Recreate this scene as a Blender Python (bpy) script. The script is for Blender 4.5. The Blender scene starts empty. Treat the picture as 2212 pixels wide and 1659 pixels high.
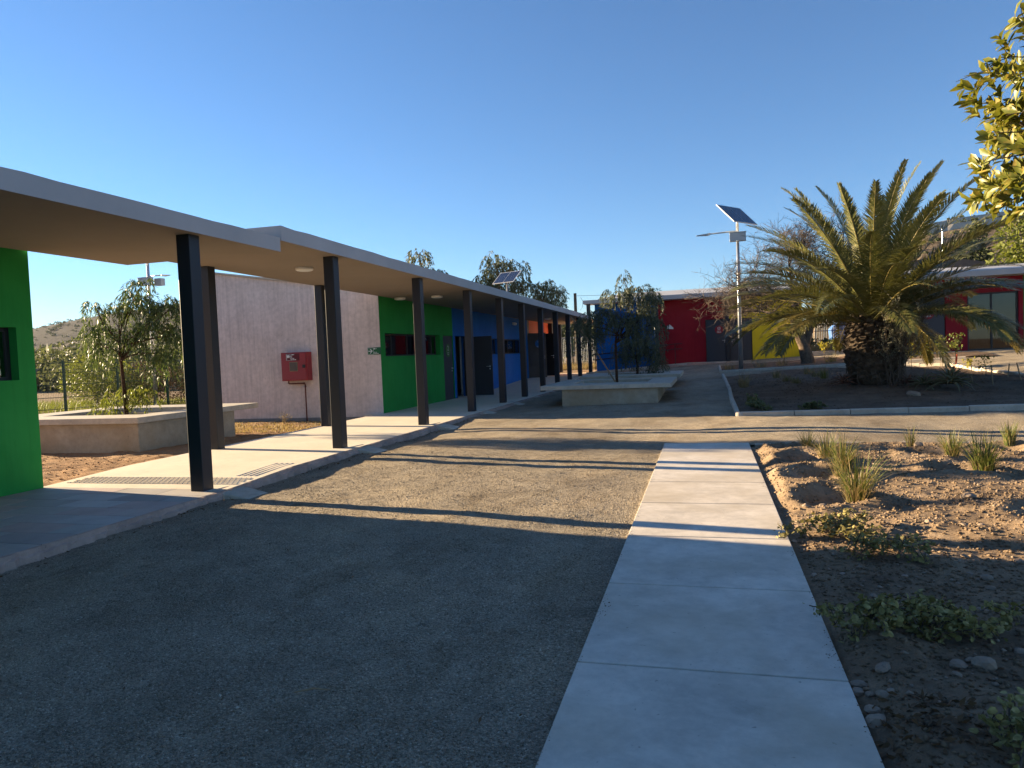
import bpy, math, random
import numpy as np
from mathutils import Vector, Matrix, Euler

R = math.radians
scene = bpy.context.scene
COL = scene.collection
rng = np.random.default_rng(7)
random.seed(7)

# ------------------------------------------------------------------ camera
CAM_H = 1.40
yaw, pitch, roll = 0.26486, 0.040814, 0.040874
F = Vector((-math.sin(yaw), math.cos(yaw), 0)); RT = Vector((math.cos(yaw), math.sin(yaw), 0)); UP = Vector((0, 0, 1))
F2 = F*math.cos(pitch) - UP*math.sin(pitch); U2 = UP*math.cos(pitch) + F*math.sin(pitch)
R2 = RT*math.cos(roll) - U2*math.sin(roll); U3 = U2*math.cos(roll) + RT*math.sin(roll)
cd = bpy.data.cameras.new('camera'); cam = bpy.data.objects.new('camera', cd); COL.objects.link(cam)
cam.matrix_world = Matrix(((R2.x, U3.x, -F2.x, 0), (R2.y, U3.y, -F2.y, 0), (R2.z, U3.z, -F2.z, CAM_H), (0, 0, 0, 1)))
cd.sensor_width = 36; cd.lens = 36*1554.68/2212; cd.clip_start = 0.05; cd.clip_end = 6000
scene.camera = cam

# ------------------------------------------------------------------ sky, sun, exposure
SUN_AZ, SUN_EL = R(9.5), R(12.7)          # sun stands to the left (-X), a little ahead (+Y)
w = bpy.data.worlds.new('World'); scene.world = w; w.use_nodes = True
nt = w.node_tree; nt.nodes.clear()
sky = nt.nodes.new('ShaderNodeTexSky'); sky.sky_type = 'NISHITA'; sky.sun_disc = False
sky.sun_elevation = SUN_EL; sky.sun_rotation = R(-90) + SUN_AZ
sky.altitude = 300; sky.air_density = 0.95; sky.dust_density = 0.05; sky.ozone_density = 4.8
bg = nt.nodes.new('ShaderNodeBackground'); bg.inputs[1].default_value = 0.05
wo = nt.nodes.new('ShaderNodeOutputWorld')
nt.links.new(sky.outputs[0], bg.inputs[0]); nt.links.new(bg.outputs[0], wo.inputs[0])
sd = bpy.data.lights.new('sun', 'SUN'); sd.energy = 5.0; sd.angle = R(0.53); sd.color = (1.0, 0.77, 0.48)
sun = bpy.data.objects.new('sun', sd); COL.objects.link(sun)
sdir = Vector((-math.cos(SUN_AZ)*math.cos(SUN_EL), math.sin(SUN_AZ)*math.cos(SUN_EL), math.sin(SUN_EL)))
sun.rotation_euler = sdir.to_track_quat('Z', 'Y').to_euler(); sun.location = sdir*60
vs = scene.view_settings; vs.view_transform = 'Standard'; vs.look = 'None'; vs.exposure = 2.15; vs.gamma = 1.0
vs.use_curve_mapping = False
scene.render.engine = 'CYCLES'
scene.cycles.max_bounces = 6; scene.cycles.diffuse_bounces = 3; scene.cycles.transparent_max_bounces = 16

# ------------------------------------------------------------------ helpers
ORG = {}
def org(o): return ORG.get(o.name, (0, 0, 0)) if o else (0, 0, 0)
class MB:
    def __init__(s): s.v = []; s.f = []; s.m = []
    def add(s, vs_, fs, m=0):
        b = len(s.v); s.v += [tuple(p) for p in vs_]
        for f in fs: s.f.append(tuple(b+i for i in f)); s.m.append(m)
        return s
    def box(s, x0, x1, y0, y1, z0, z1, m=0):
        v = [(x0,y0,z0),(x1,y0,z0),(x1,y1,z0),(x0,y1,z0),(x0,y0,z1),(x1,y0,z1),(x1,y1,z1),(x0,y1,z1)]
        return s.add(v, [(3,2,1,0),(4,5,6,7),(0,1,5,4),(1,2,6,5),(2,3,7,6),(3,0,4,7)], m)
    def hexa(s, b, t, m=0):   # bottom 4, top 4 ccw
        return s.add(list(b)+list(t), [(3,2,1,0),(4,5,6,7),(0,1,5,4),(1,2,6,5),(2,3,7,6),(3,0,4,7)], m)
    def prism(s, poly, axis, a, b, m=0):  # poly of 2d points (ccw), extruded on axis
        def P(q, t):
            return {'x': (t, q[0], q[1]), 'y': (q[0], t, q[1]), 'z': (q[0], q[1], t)}[axis]
        n = len(poly); v = [P(q, a) for q in poly] + [P(q, b) for q in poly]
        f = [tuple(range(n-1, -1, -1)), tuple(range(n, 2*n))] + [(i, (i+1) % n, n+(i+1) % n, n+i) for i in range(n)]
        return s.add(v, f, m)
    def tube(s, pts, rad, n=6, m=0, cap=True):
        pts = [Vector(p) for p in pts]
        if not hasattr(rad, '__len__'): rad = [rad]*len(pts)
        b = len(s.v); ref = Vector((0.31, 0.17, 0.93))
        for i, p in enumerate(pts):
            d = (pts[min(i+1, len(pts)-1)] - pts[max(i-1, 0)])
            d = d.normalized() if d.length > 1e-9 else Vector((0,0,1))
            r0 = ref if abs(d.dot(ref)) < .95 else Vector((1, 0, 0))
            u = d.cross(r0).normalized(); w_ = d.cross(u)
            for k in range(n):
                a = 2*math.pi*k/n; q = p + (u*math.cos(a)+w_*math.sin(a))*rad[i]; s.v.append(tuple(q))
        for i in range(len(pts)-1):
            for k in range(n):
                s.f.append((b+i*n+k, b+i*n+(k+1) % n, b+(i+1)*n+(k+1) % n, b+(i+1)*n+k)); s.m.append(m)
        if cap:
            s.f.append(tuple(b+k for k in range(n-1, -1, -1))); s.m.append(m)
            e = b+(len(pts)-1)*n; s.f.append(tuple(e+k for k in range(n))); s.m.append(m)
        return s
    def disc(s, c, r, axis, th=0.01, n=28, m=0, ry=None):
        poly = [(c[{'x':1,'y':0,'z':0}[axis]]+r*math.cos(2*math.pi*k/n), c[{'x':2,'y':2,'z':1}[axis]]+(ry or r)*math.sin(2*math.pi*k/n)) for k in range(n)]
        t = c[{'x':0,'y':1,'z':2}[axis]]
        return s.prism(poly, axis, t, t+th, m)
    def build(s, name, mats, parent=None, smooth=False, bevel=0):
        if not isinstance(mats, (list, tuple)): mats = [mats]
        me = bpy.data.meshes.new(name); o_ = org(parent)
        vv = [(p[0]-o_[0], p[1]-o_[1], p[2]-o_[2]) for p in s.v]
        me.from_pydata(vv, [], s.f)
        for mt in mats: me.materials.append(mt)
        if len(mats) > 1: me.polygons.foreach_set('material_index', s.m)
        if smooth: me.polygons.foreach_set('use_smooth', [True]*len(me.polygons))
        me.update()
        return link(name, me, parent, bevel)
def link(name, me, parent=None, bevel=0):
    o = bpy.data.objects.new(name, me); COL.objects.link(o)
    if parent: o.parent = parent; ORG[o.name] = org(parent)
    if bevel:
        md = o.modifiers.new('bevel', 'BEVEL'); md.width = bevel; md.segments = 2; md.limit_method = 'ANGLE'; md.angle_limit = R(40)
    return o
def npmesh(name, V, Fc, mats, parent=None, smooth=False):
    o_ = np.array(org(parent)); V = np.asarray(V, np.float64).reshape(-1, 3) - o_; Fc = np.asarray(Fc, np.int32)
    me = bpy.data.meshes.new(name); k = Fc.shape[1]
    me.vertices.add(len(V)); me.vertices.foreach_set('co', V.astype(np.float32).ravel())
    me.loops.add(Fc.size); me.loops.foreach_set('vertex_index', Fc.ravel())
    me.polygons.add(len(Fc)); me.polygons.foreach_set('loop_start', np.arange(0, Fc.size, k, dtype=np.int32))
    if smooth: me.polygons.foreach_set('use_smooth', np.ones(len(Fc), bool))
    me.materials.append(mats); me.update(calc_edges=True); me.validate()
    return link(name, me, parent)
def tag(o, label=None, cat=None, group=None, kind=None):
    if label: o['label'] = label
    if cat: o['category'] = cat
    if group: o['group'] = group
    if kind: o['kind'] = kind
    return o
def thing(name, loc, label, cat, group=None):
    e = bpy.data.objects.new(name, None); COL.objects.link(e); e.location = loc; e.empty_display_size = .2
    ORG[e.name] = tuple(loc); return tag(e, label, cat, group)
def struct(name, o=None, loc=(0, 0, 0)):
    if o is None:
        o = bpy.data.objects.new(name, None); COL.objects.link(o); o.location = loc; ORG[o.name] = tuple(loc)
    o['kind'] = 'structure'; return o
def copy_tree(o, parent=None, loc=None):
    c = o.copy(); COL.objects.link(c); c.parent = parent
    if loc is not None: c.location = loc; ORG[c.name] = tuple(loc)
    for ch in list(o.children): copy_tree(ch, c)
    return c
def text(s, name, size, mat_, parent, origin, u, v, align='LEFT', bold=0.0):
    cu = bpy.data.curves.new(name, 'FONT'); cu.body = s; cu.size = size; cu.align_x = align; cu.extrude = 0.0015; cu.offset = bold
    cu.resolution_u = 3
    to = bpy.data.objects.new(name+'_c', cu); COL.objects.link(to)
    dg = bpy.context.evaluated_depsgraph_get(); me = bpy.data.meshes.new_from_object(to.evaluated_get(dg))
    bpy.data.objects.remove(to); bpy.data.curves.remove(cu)
    u = Vector(u); v = Vector(v); n = u.cross(v); o_ = Vector(org(parent)); O = Vector(origin) - o_
    for p in me.vertices:
        c = p.co.copy(); p.co = O + u*c.x + v*c.y + n*c.z
    me.materials.clear(); me.materials.append(mat_); me.name = name
    return link(name, me, parent)

# ------------------------------------------------------------------ materials
def newmat(name):
    m = bpy.data.materials.new(name); m.use_nodes = True; t = m.node_tree; t.nodes.clear()
    out = t.nodes.new('ShaderNodeOutputMaterial'); return m, t, out
def N(t, typ, **kw):
    n = t.nodes.new(typ)
    for k, v in kw.items():
        if k.startswith('i_'):
            n.inputs[k[2:].replace('_', ' ')].default_value = v
        else: setattr(n, k, v)
    return n
def coords(t, scale=(1, 1, 1), rot=(0, 0, 0), obj=False):
    mp = N(t, 'ShaderNodeMapping'); mp.inputs['Scale'].default_value = scale; mp.inputs['Rotation'].default_value = rot
    if obj:
        g = N(t, 'ShaderNodeTexCoord'); t.links.new(g.outputs['Object'], mp.inputs[0])
    else:
        g = N(t, 'ShaderNodeNewGeometry'); t.links.new(g.outputs['Position'], mp.inputs[0])
    return mp.outputs[0]
def noise(t, co, sc, det=6, rough=.6, dist=0):
    n = N(t, 'ShaderNodeTexNoise'); n.inputs['Scale'].default_value = sc; n.inputs['Detail'].default_value = det
    n.inputs['Roughness'].default_value = rough; n.inputs['Distortion'].default_value = dist
    t.links.new(co, n.inputs['Vector']); return n.outputs['Fac']
def ramp(t, fac, stops):
    r_ = N(t, 'ShaderNodeValToRGB'); e = r_.color_ramp.elements
    while len(e) < len(stops): e.new(.5)
    for k, (p, c) in enumerate(stops):
        e[k].position = p; e[k].color = (c[0], c[1], c[2], 1) if hasattr(c, '__len__') else (c, c, c, 1)
    t.links.new(fac, r_.inputs[0]); return r_.outputs[0]
def mixc(t, a, b, fac, mode='MIX'):
    m = N(t, 'ShaderNodeMix', data_type='RGBA', blend_type=mode)
    for s, val in ((m.inputs['Factor'], fac), (m.inputs['A'], a), (m.inputs['B'], b)):
        if hasattr(val, 'node'): t.links.new(val, s)
        else: s.default_value = val if not hasattr(val, '__len__') else (val[0], val[1], val[2], 1)
    return m.outputs['Result']
def bump(t, h, strength, dist=.01, nrm=None):
    b = N(t, 'ShaderNodeBump'); b.inputs['Strength'].default_value = strength; b.inputs['Distance'].default_value = dist
    t.links.new(h, b.inputs['Height'])
    if nrm is not None: t.links.new(nrm, b.inputs['Normal'])
    return b.outputs[0]
def principled(t, out, col, rough=.8, spec=.3, nrm=None, metal=0):
    p = N(t, 'ShaderNodeBsdfPrincipled')
    for s, val in ((p.inputs['Base Color'], col), (p.inputs['Roughness'], rough), (p.inputs['Specular IOR Level'], spec), (p.inputs['Metallic'], metal)):
        if hasattr(val, 'node'): t.links.new(val, s)
        else: s.default_value = val if not hasattr(val, '__len__') else (val[0], val[1], val[2], 1)
    if nrm is not None: t.links.new(nrm, p.inputs['Normal'])
    t.links.new(p.outputs[0], out.inputs[0]); return p
def sc(c, k): return tuple(x*k for x in c)
def paint(name, c, var=.12, rough=.65, spec=.3, bmp=.15, bsc=60, lsc=1.2, metal=0):
    m, t, out = newmat(name); co = coords(t)
    n1 = noise(t, co, lsc, 5, .6); n2 = noise(t, co, bsc, 4)
    col = ramp(t, n1, [(.3, sc(c, 1-var)), (.5, c), (.72, sc(c, 1+var))])
    principled(t, out, col, rough, spec, bump(t, n2, bmp, .004) if bmp else None, metal); return m
def wallpaint(name, c, rough=.75, spec=.15):
    """matt masonry paint: roller marks, faded patches, rain streaks and scuffs"""
    m, t, out = newmat(name); co = coords(t)
    col = ramp(t, noise(t, co, .9, 6, .6, .4), [(.28, sc(c, .84)), (.5, c), (.74, tuple(x*1.12+.006 for x in c))])
    col = mixc(t, col, ramp(t, noise(t, coords(t, (7, 7, .5)), 1.6, 5, .65), [(.30, .80), (.5, 1.0), (.72, 1.06)]), .55, 'MULTIPLY')
    n2 = noise(t, co, 11, 6, .7); col = mixc(t, col, (.34, .29, .23), ramp(t, n2, [(.66, 0), (.80, .22)]))
    h = mixc(t, noise(t, co, 55, 4), noise(t, co, 4, 4), .35)
    principled(t, out, col, rough, spec, bump(t, h, .3, .006)); return m
def foliage(name, c1, c2, c3=None, transl=.35, rough=.55, scale=2.2, spec=.35):
    m, t, out = newmat(name); co = coords(t)
    n1 = noise(t, co, scale, 3); n2 = noise(t, co, 23, 2)
    col = ramp(t, n1, [(.32, c1), (.62, c2)])
    if c3 is not None: col = mixc(t, col, c3, ramp(t, n2, [(.52, 0), (.66, 1)]))
    p = N(t, 'ShaderNodeBsdfPrincipled'); t.links.new(col, p.inputs['Base Color'])
    p.inputs['Roughness'].default_value = rough; p.inputs['Specular IOR Level'].default_value = spec
    tr = N(t, 'ShaderNodeBsdfTranslucent'); t.links.new(mixc(t, col, (1.0, .95, .35), .45, 'MULTIPLY'), tr.inputs[0])
    mx = N(t, 'ShaderNodeMixShader'); mx.inputs[0].default_value = transl
    t.links.new(p.outputs[0], mx.inputs[1]); t.links.new(tr.outputs[0], mx.inputs[2]); t.links.new(mx.outputs[0], out.inputs[0]); return m
def concrete(name, c, var=.22, bmp=.35, streak=None, tint=None, rough=.85):
    m, t, out = newmat(name); co = coords(t)
    n1 = noise(t, co, 1.7, 8, .65, .4); n2 = noise(t, co, 9, 8, .7); n3 = noise(t, co, 70, 4)
    col = ramp(t, n1, [(.25, sc(c, 1-var)), (.5, c), (.75, sc(c, 1+var*.8))])
    col = mixc(t, col, ramp(t, n2, [(.3, .72), (.6, 1.08)]), .6, 'MULTIPLY')
    col = mixc(t, col, ramp(t, noise(t, co, 31, 3, .5), [(.24, .45), (.31, 1.0)]), .8, 'MULTIPLY')
    if streak:
        s1 = noise(t, coords(t, (9, 9, .35)), 1.5, 6, .7)
        col = mixc(t, col, ramp(t, s1, [(.3, .62), (.55, 1.06), (.75, 1.15)]), streak, 'MULTIPLY')
    if tint: col = mixc(t, col, tint, ramp(t, noise(t, co, .9, 5), [(.45, 0), (.7, .8)]))
    h = mixc(t, n3, n2, .4)
    principled(t, out, col, rough, .25, bump(t, h, bmp, .006)); return m

M = {}
M['green'] = wallpaint('green_paint', (.022, .25, .048))
M['blue'] = wallpaint('blue_paint', (.010, .118, .40))
M['red'] = wallpaint('red_paint', (.25, .010, .020))
M['yellow'] = wallpaint('yellow_paint', (.58, .48, .022))
M['orange'] = paint('orange_paint', (.62, .09, .03), .08, .6)
M['steel'] = paint('dark_grey_steel_paint', (.012, .016, .024), .08, .45, .4, .05)
M['door'] = paint('dark_grey_door_paint', (.034, .040, .052), .08, .5, .4, .05)
M['darkdoor'] = paint('black_door_paint', (.006, .006, .008), .1, .5, .4, .05)
M['fascia'] = paint('grey_fascia_paint', (.40, .39, .39), .08, .7, .25, .25, 30)
M['soffit'] = paint('beige_soffit_paint', (.25, .215, .18), .05, .85, .1, .2, 40)
M['roof'] = paint('pale_roof_sheet', (.42, .42, .42), .12, .6, .3, .2, 18)
M['gable'] = concrete('streaked_concrete_render', (.60, .51, .47), .12, .3, streak=.45)
M['skirt'] = concrete('damp_concrete_skirting', (.22, .21, .20), .2, .4)
M['planter'] = concrete('weathered_concrete', (.36, .31, .235), .25, .5, tint=(.27, .20, .115))
M['rim'] = concrete('pale_concrete_rim', (.46, .42, .35), .2, .45)
M['path'] = concrete('smooth_path_concrete', (.60, .545, .47), .26, .18, tint=(.44, .37, .27), rough=.7)
M['kerb'] = concrete('kerb_concrete', (.44, .39, .32), .22, .5)
M['edge'] = concrete('rough_plaster_edge', (.40, .29, .245), .4, 1.6)
M['whitestone'] = concrete('pale_stone', (.45, .40, .33), .2, .6)
M['galv'] = paint('galvanised_steel', (.46, .48, .50), .15, .32, .6, .08, 40, 3, .75)
M['galvbox'] = paint('galvanised_box', (.34, .37, .40), .12, .5, .4, .08, 40, 3, .4)
M['alu'] = paint('aluminium_frame', (.62, .62, .60), .06, .4, .5, 0, metal=.3)
M['white'] = paint('white_plastic', (.72, .71, .68), .04, .5, .4, 0)
M['black'] = paint('black_frame', (.014, .015, .018), .1, .45, .4, 0)
M['cabinet'] = paint('red_cabinet_paint', (.26, .022, .032), .06, .42, .45, .05)
M['darkred'] = paint('dark_red_print', (.10, .010, .018), .04, .5, .3, 0)
M['signgreen'] = paint('sign_green', (.012, .11, .045), .03, .5, .3, 0)
M['signwhite'] = paint('sign_white', (.62, .66, .66), .02, .5, .3, 0)
M['signblue'] = paint('sign_blue', (.05, .16, .42), .03, .5, .3, 0)
M['signred'] = paint('sign_red', (.22, .010, .022), .03, .5, .3, 0)
M['doorgreen'] = paint('sign_leaf_green', (.05, .15, .04), .03, .5, .3, 0)
M['pipe'] = paint('rusty_pipe', (.11, .035, .025), .3, .6, .4, .3, 80, 8)
M['fence'] = paint('green_fence_coating', (.012, .045, .030), .1, .5, .4, 0)
M['wood'] = paint('weathered_wood', (.26, .19, .12), .3, .85, .2, .5, 60, 6)
M['utility'] = paint('pole_wood', (.10, .085, .065), .2, .85, .2, .4, 40, 4)
M['curtain'] = paint('white_curtain', (.70, .70, .69), .06, .85, .2, .3, 20, 6)
M['rust'] = paint('rusty_rail', (.055, .020, .018), .25, .6, .35, .2, 70, 6)
M['tarp'] = paint('blue_tarp', (.05, .17, .48), .3, .45, .4, .6, 9, 3)
M['ochre'] = paint('ochre_render', (.50, .26, .09), .2, .9, .2, .4, 30, 2)
M['shedwall'] = paint('dark_brown_boards', (.12, .10, .085), .2, .85, .2, .3, 20, 2)
M['interior'] = paint('room_plaster', (.30, .29, .27), .08, .9, .2, 0)

def glass_mat(name, tint=(.6, .62, .62), refl=.08):
    m, t, out = newmat(name)
    tr = N(t, 'ShaderNodeBsdfTransparent'); tr.inputs[0].default_value = (*tint, 1)
    gl = N(t, 'ShaderNodeBsdfGlossy'); gl.inputs['Roughness'].default_value = .02; gl.inputs[0].default_value = (.9, .9, .9, 1)
    fr = N(t, 'ShaderNodeFresnel'); fr.inputs[0].default_value = 1.6
    ad = N(t, 'ShaderNodeMath', operation='ADD'); ad.use_clamp = True; ad.inputs[1].default_value = refl; t.links.new(fr.outputs[0], ad.inputs[0])
    mx = N(t, 'ShaderNodeMixShader'); t.links.new(ad.outputs[0], mx.inputs[0]); t.links.new(tr.outputs[0], mx.inputs[1]); t.links.new(gl.outputs[0], mx.inputs[2])
    t.links.new(mx.outputs[0], out.inputs[0]); return m
M['glass'] = glass_mat('window_glass', (.6, .6, .58), .14); M['glassD'] = glass_mat('door_glass', (.26, .28, .28), .01)

def gravel_mat():
    m, t, out = newmat('fine_gravel'); co = coords(t)
    vo = N(t, 'ShaderNodeTexVoronoi'); vo.inputs['Scale'].default_value = 115; t.links.new(co, vo.inputs['Vector'])
    v2 = N(t, 'ShaderNodeTexVoronoi'); v2.inputs['Scale'].default_value = 60; t.links.new(co, v2.inputs['Vector'])
    sep = N(t, 'ShaderNodeSeparateColor'); t.links.new(vo.outputs['Color'], sep.inputs[0])
    base = ramp(t, sep.outputs[0], [(0, (.21, .176, .130)), (.5, (.325, .274, .203)), (.93, (.43, .363, .273)), (1, (.58, .51, .41))])
    big = noise(t, co, .55, 6, .6, .3); mid = noise(t, co, 3.1, 6, .65)
    base = mixc(t, base, ramp(t, big, [(.30, (.66, .62, .58)), (.46, (.92, .92, .92)), (.64, (1.14, 1.10, 1.04))]), .9, 'MULTIPLY')
    base = mixc(t, base, ramp(t, noise(t, coords(t, (1.0, .35, 1), (0, 0, R(12))), 1.4, 6, .7, .6), [(.34, (.70, .66, .60)), (.5, (1.02, 1.02, 1.02))]), .7, 'MULTIPLY')
    base = mixc(t, base, ramp(t, mid, [(.3, .78), (.6, 1.06)]), .8, 'MULTIPLY')
    inv = N(t, 'ShaderNodeMath', operation='SUBTRACT'); inv.inputs[0].default_value = 1; t.links.new(vo.outputs['Distance'], inv.inputs[1])
    inv2 = N(t, 'ShaderNodeMath', operation='SUBTRACT'); inv2.inputs[0].default_value = 1; t.links.new(v2.outputs['Distance'], inv2.inputs[1])
    b1 = bump(t, inv.outputs[0], .9, .009); b2 = bump(t, inv2.outputs[0], .55, .016, b1); b3 = bump(t, mid, .5, .05, b2)
    principled(t, out, base, .95, .12, b3); return m
M['gravel'] = gravel_mat()
def soil_mat(name, a, b, c, sc1=1.3):
    m, t, out = newmat(name); co = coords(t)
    n1 = noise(t, co, sc1, 8, .68, .3); n2 = noise(t, co, 17, 8, .75); n3 = noise(t, co, 75, 5, .7)
    col = ramp(t, n1, [(.3, a), (.52, b), (.75, c)])
    col = mixc(t, col, ramp(t, n2, [(.28, .6), (.55, 1.0), (.8, 1.25)]), .8, 'MULTIPLY')
    b1 = bump(t, n3, .8, .008); b2 = bump(t, n2, .9, .03, b1)
    principled(t, out, col, .97, .1, b2); return m
M['soil'] = soil_mat('dry_bed_soil', (.145, .105, .072), (.30, .215, .138), (.46, .345, .235))
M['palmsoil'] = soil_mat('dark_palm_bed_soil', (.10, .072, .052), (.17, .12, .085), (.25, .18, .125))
M['soilL'] = soil_mat('reddish_left_soil', (.24, .14, .075), (.35, .215, .115), (.44, .29, .165))
M['ground'] = soil_mat('dry_ground', (.20, .14, .09), (.27, .19, .12), (.33, .25, .16), .15)
def hill_mat(name, a, b, c, s):
    m, t, out = newmat(name); co = coords(t)
    n1 = noise(t, co, s, 8, .7, .4); n2 = noise(t, co, s*9, 6, .75)
    col = ramp(t, n1, [(.35, a), (.55, b), (.72, c)])
    col = mixc(t, col, ramp(t, n2, [(.4, .55), (.6, 1.1)]), .7, 'MULTIPLY')
    principled(t, out, col, .97, .05, bump(t, n2, .6, 2.0)); return m
M['hill'] = hill_mat('scrubby_hill', (.035, .035, .03), (.05, .048, .042), (.066, .06, .052), .012)
M['hill2'] = hill_mat('dry_grass_hill', (.055, .05, .04), (.082, .072, .054), (.105, .09, .066), .02)
M['hillR'] = hill_mat('terraced_hill', (.11, .085, .06), (.19, .15, .11), (.26, .215, .165), .06)
M['stone'] = concrete('river_stone', (.28, .215, .16), .35, .5)
def tile_mat():
    m, t, out = newmat('stone_paving_tile'); co = coords(t)
    oi = N(t, 'ShaderNodeObjectInfo'); n1 = noise(t, co, 2.5, 7, .65, .3); n2 = noise(t, co, 55, 4)
    col = ramp(t, oi.outputs['Random'], [(0, (.29, .28, .275)), (.3, (.41, .38, .35)), (.55, (.48, .365, .33)), (.75, (.37, .31, .29)), (1, (.46, .45, .44))])
    col = mixc(t, col, ramp(t, n1, [(.3, .8), (.7, 1.12)]), .8, 'MULTIPLY')
    principled(t, out, col, .7, .3, bump(t, n2, .15, .003)); return m
M['tile'] = tile_mat()
def floor_mat():
    m, t, out = newmat('brushed_walkway_concrete'); co = coords(t)
    n1 = noise(t, co, 1.3, 7, .65, .3); s1 = noise(t, coords(t, (1.2, 7, 1), (0, 0, R(28))), 5, 5, .7); n2 = noise(t, co, 60, 4)
    col = ramp(t, n1, [(.3, (.60, .53, .425)), (.7, (.72, .64, .51))])
    col = mixc(t, col, ramp(t, s1, [(.30, .60), (.45, 1.0)]), .6, 'MULTIPLY')
    principled(t, out, col, .75, .3, bump(t, n2, .15, .004)); return m
M['floor'] = floor_mat()
def solar_mat():
    m, t, out = newmat('solar_cells'); co = coords(t, (1, 1, 1), obj=True)
    br = N(t, 'ShaderNodeTexBrick'); br.offset = 0; br.inputs['Scale'].default_value = 6.4; br.inputs['Mortar Size'].default_value = .02
    br.inputs['Brick Width'].default_value = 1; br.inputs['Row Height'].default_value = 1
    br.inputs['Color1'].default_value = (.010, .018, .05, 1); br.inputs['Color2'].default_value = (.014, .024, .065, 1); br.inputs['Mortar'].default_value = (.10, .12, .16, 1)
    t.links.new(co, br.inputs['Vector']); principled(t, out, br.outputs[0], .18, .5); return m
M['solar'] = solar_mat()

M['pepper'] = foliage('pepper_tree_leaf', (.045, .075, .022), (.085, .125, .035), (.15, .18, .06), .4, .45)
M['pepperdark'] = foliage('dull_pepper_leaf', (.06, .075, .038), (.11, .13, .062), (.18, .185, .09), .35, .55)
M['peppersilver'] = foliage('silvery_pepper_leaf', (.055, .07, .045), (.10, .12, .07), (.20, .21, .13), .35, .5)
M['bushy'] = foliage('yellow_green_bush', (.08, .11, .018), (.16, .19, .03), (.22, .22, .05), .45, .5)
M['scrub'] = foliage('olive_scrub', (.035, .048, .018), (.07, .085, .03), None, .2, .8, .25)
M['palm'] = foliage('palm_leaflet', (.055, .066, .018), (.125, .130, .040), (.25, .215, .085), .18, .40, 1.6, .5)
M['palmold'] = foliage('old_palm_leaflet', (.10, .085, .02), (.20, .15, .035), (.30, .22, .07), .25, .5, 1.6)
M['rachis'] = paint('palm_rachis', (.19, .15, .045), .25, .5, .4, .1, 30, 3)
M['boot'] = soil_mat('palm_leaf_base', (.055, .043, .032), (.11, .085, .062), (.19, .15, .105), 5)
M['bark'] = soil_mat('rough_bark', (.075, .055, .04), (.14, .105, .075), (.21, .16, .115), 7)
M['bark2'] = soil_mat('red_brown_bark', (.035, .02, .013), (.07, .04, .025), (.11, .07, .045), 9)
M['twig'] = paint('dry_twig', (.11, .085, .065), .3, .85, .2, 0, 40, 3)
M['lemon'] = foliage('glossy_tree_leaf', (.10, .12, .016), (.20, .205, .032), (.33, .25, .06), .3, .42, 6, .4)
M['grass'] = foliage('green_tussock_blade', (.07, .10, .02), (.15, .17, .04), (.28, .22, .08), .35, .55, 5)
M['straw'] = foliage('straw_blade', (.20, .15, .07), (.34, .26, .13), None, .35, .7, 5)
M['aloe'] = foliage('aloe_leaf', (.11, .115, .06), (.18, .175, .095), (.20, .11, .07), .08, .5, 3)
M['aloered'] = foliage('reddish_aloe_leaf', (.13, .065, .045), (.19, .10, .065), None, .08, .55, 3)
M['trail'] = foliage('felted_trailing_leaf', (.13, .115, .036), (.29, .25, .085), (.42, .36, .16), .2, .8, 14)
M['trailD'] = foliage('dull_trailing_leaf', (.08, .09, .035), (.15, .155, .065), (.2, .2, .09), .3, .75, 7)
M['sap'] = foliage('sapling_leaf', (.07, .10, .022), (.16, .19, .05), (.33, .30, .05), .45, .5, 4)
M['sapy'] = foliage('yellow_sapling_leaf', (.22, .21, .025), (.40, .35, .04), None, .45, .5, 4)
M['salt'] = foliage('grey_saltbush_leaf', (.14, .14, .10), (.25, .245, .17), None, .25, .7, 5)
M['dryleaf'] = foliage('dry_brown_leaf', (.09, .05, .025), (.15, .09, .045), None, .2, .8, 9)

# ------------------------------------------------------------------ ground shape
GY = [-50, 2.5, 11.5, 17, 22, 26, 28, 32, 37, 60, 100]; GZ = [-.25, -.17, -.105, -.08, -.05, -.02, .10, .19, .30, .6, .8]
CYK = [-50, 6, 11.5, 15, 26, 37, 100]; CSK = [0, 0, .002, .012, .05, .048, .03]
def G(x, y):
    x = np.asarray(x, float); y = np.asarray(y, float)
    b = np.interp(y, GY, GZ); c = np.interp(y, CYK, CSK)
    t = np.clip((-5.5-x)/2.5, 0, 1); left = np.where(y < 26, b*(1-t)+t*np.minimum(b, -.17), b*(1-.0*t))
    far = np.clip((-14-x)/10, 0, 1); left = left*(1-far) + far*-.17
    return np.where(x < -5.5, left, b + np.minimum(x+5.5, 22)*c)
def g1(x, y): return float(G(x, y))
_wr = np.random.default_rng(3)
def waves(n, lo, hi):
    k = _wr.uniform(lo, hi, n); a = _wr.uniform(0, 2*np.pi, n); p = _wr.uniform(0, 2*np.pi, n)
    return k*np.cos(a), k*np.sin(a), p, k
def wav(W, x, y):
    s = 0
    for kx, ky, p, k in zip(*W): s = s + np.sin(kx*x+ky*y+p)
    return s/len(W[0])**.5
W1, W2, W3, W4 = waves(7, .7, 2.2), waves(9, 4, 9), waves(12, 14, 30), waves(14, 45, 90)
def grid(x, y): return np.meshgrid(np.asarray(x, float), np.asarray(y, float))
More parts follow.
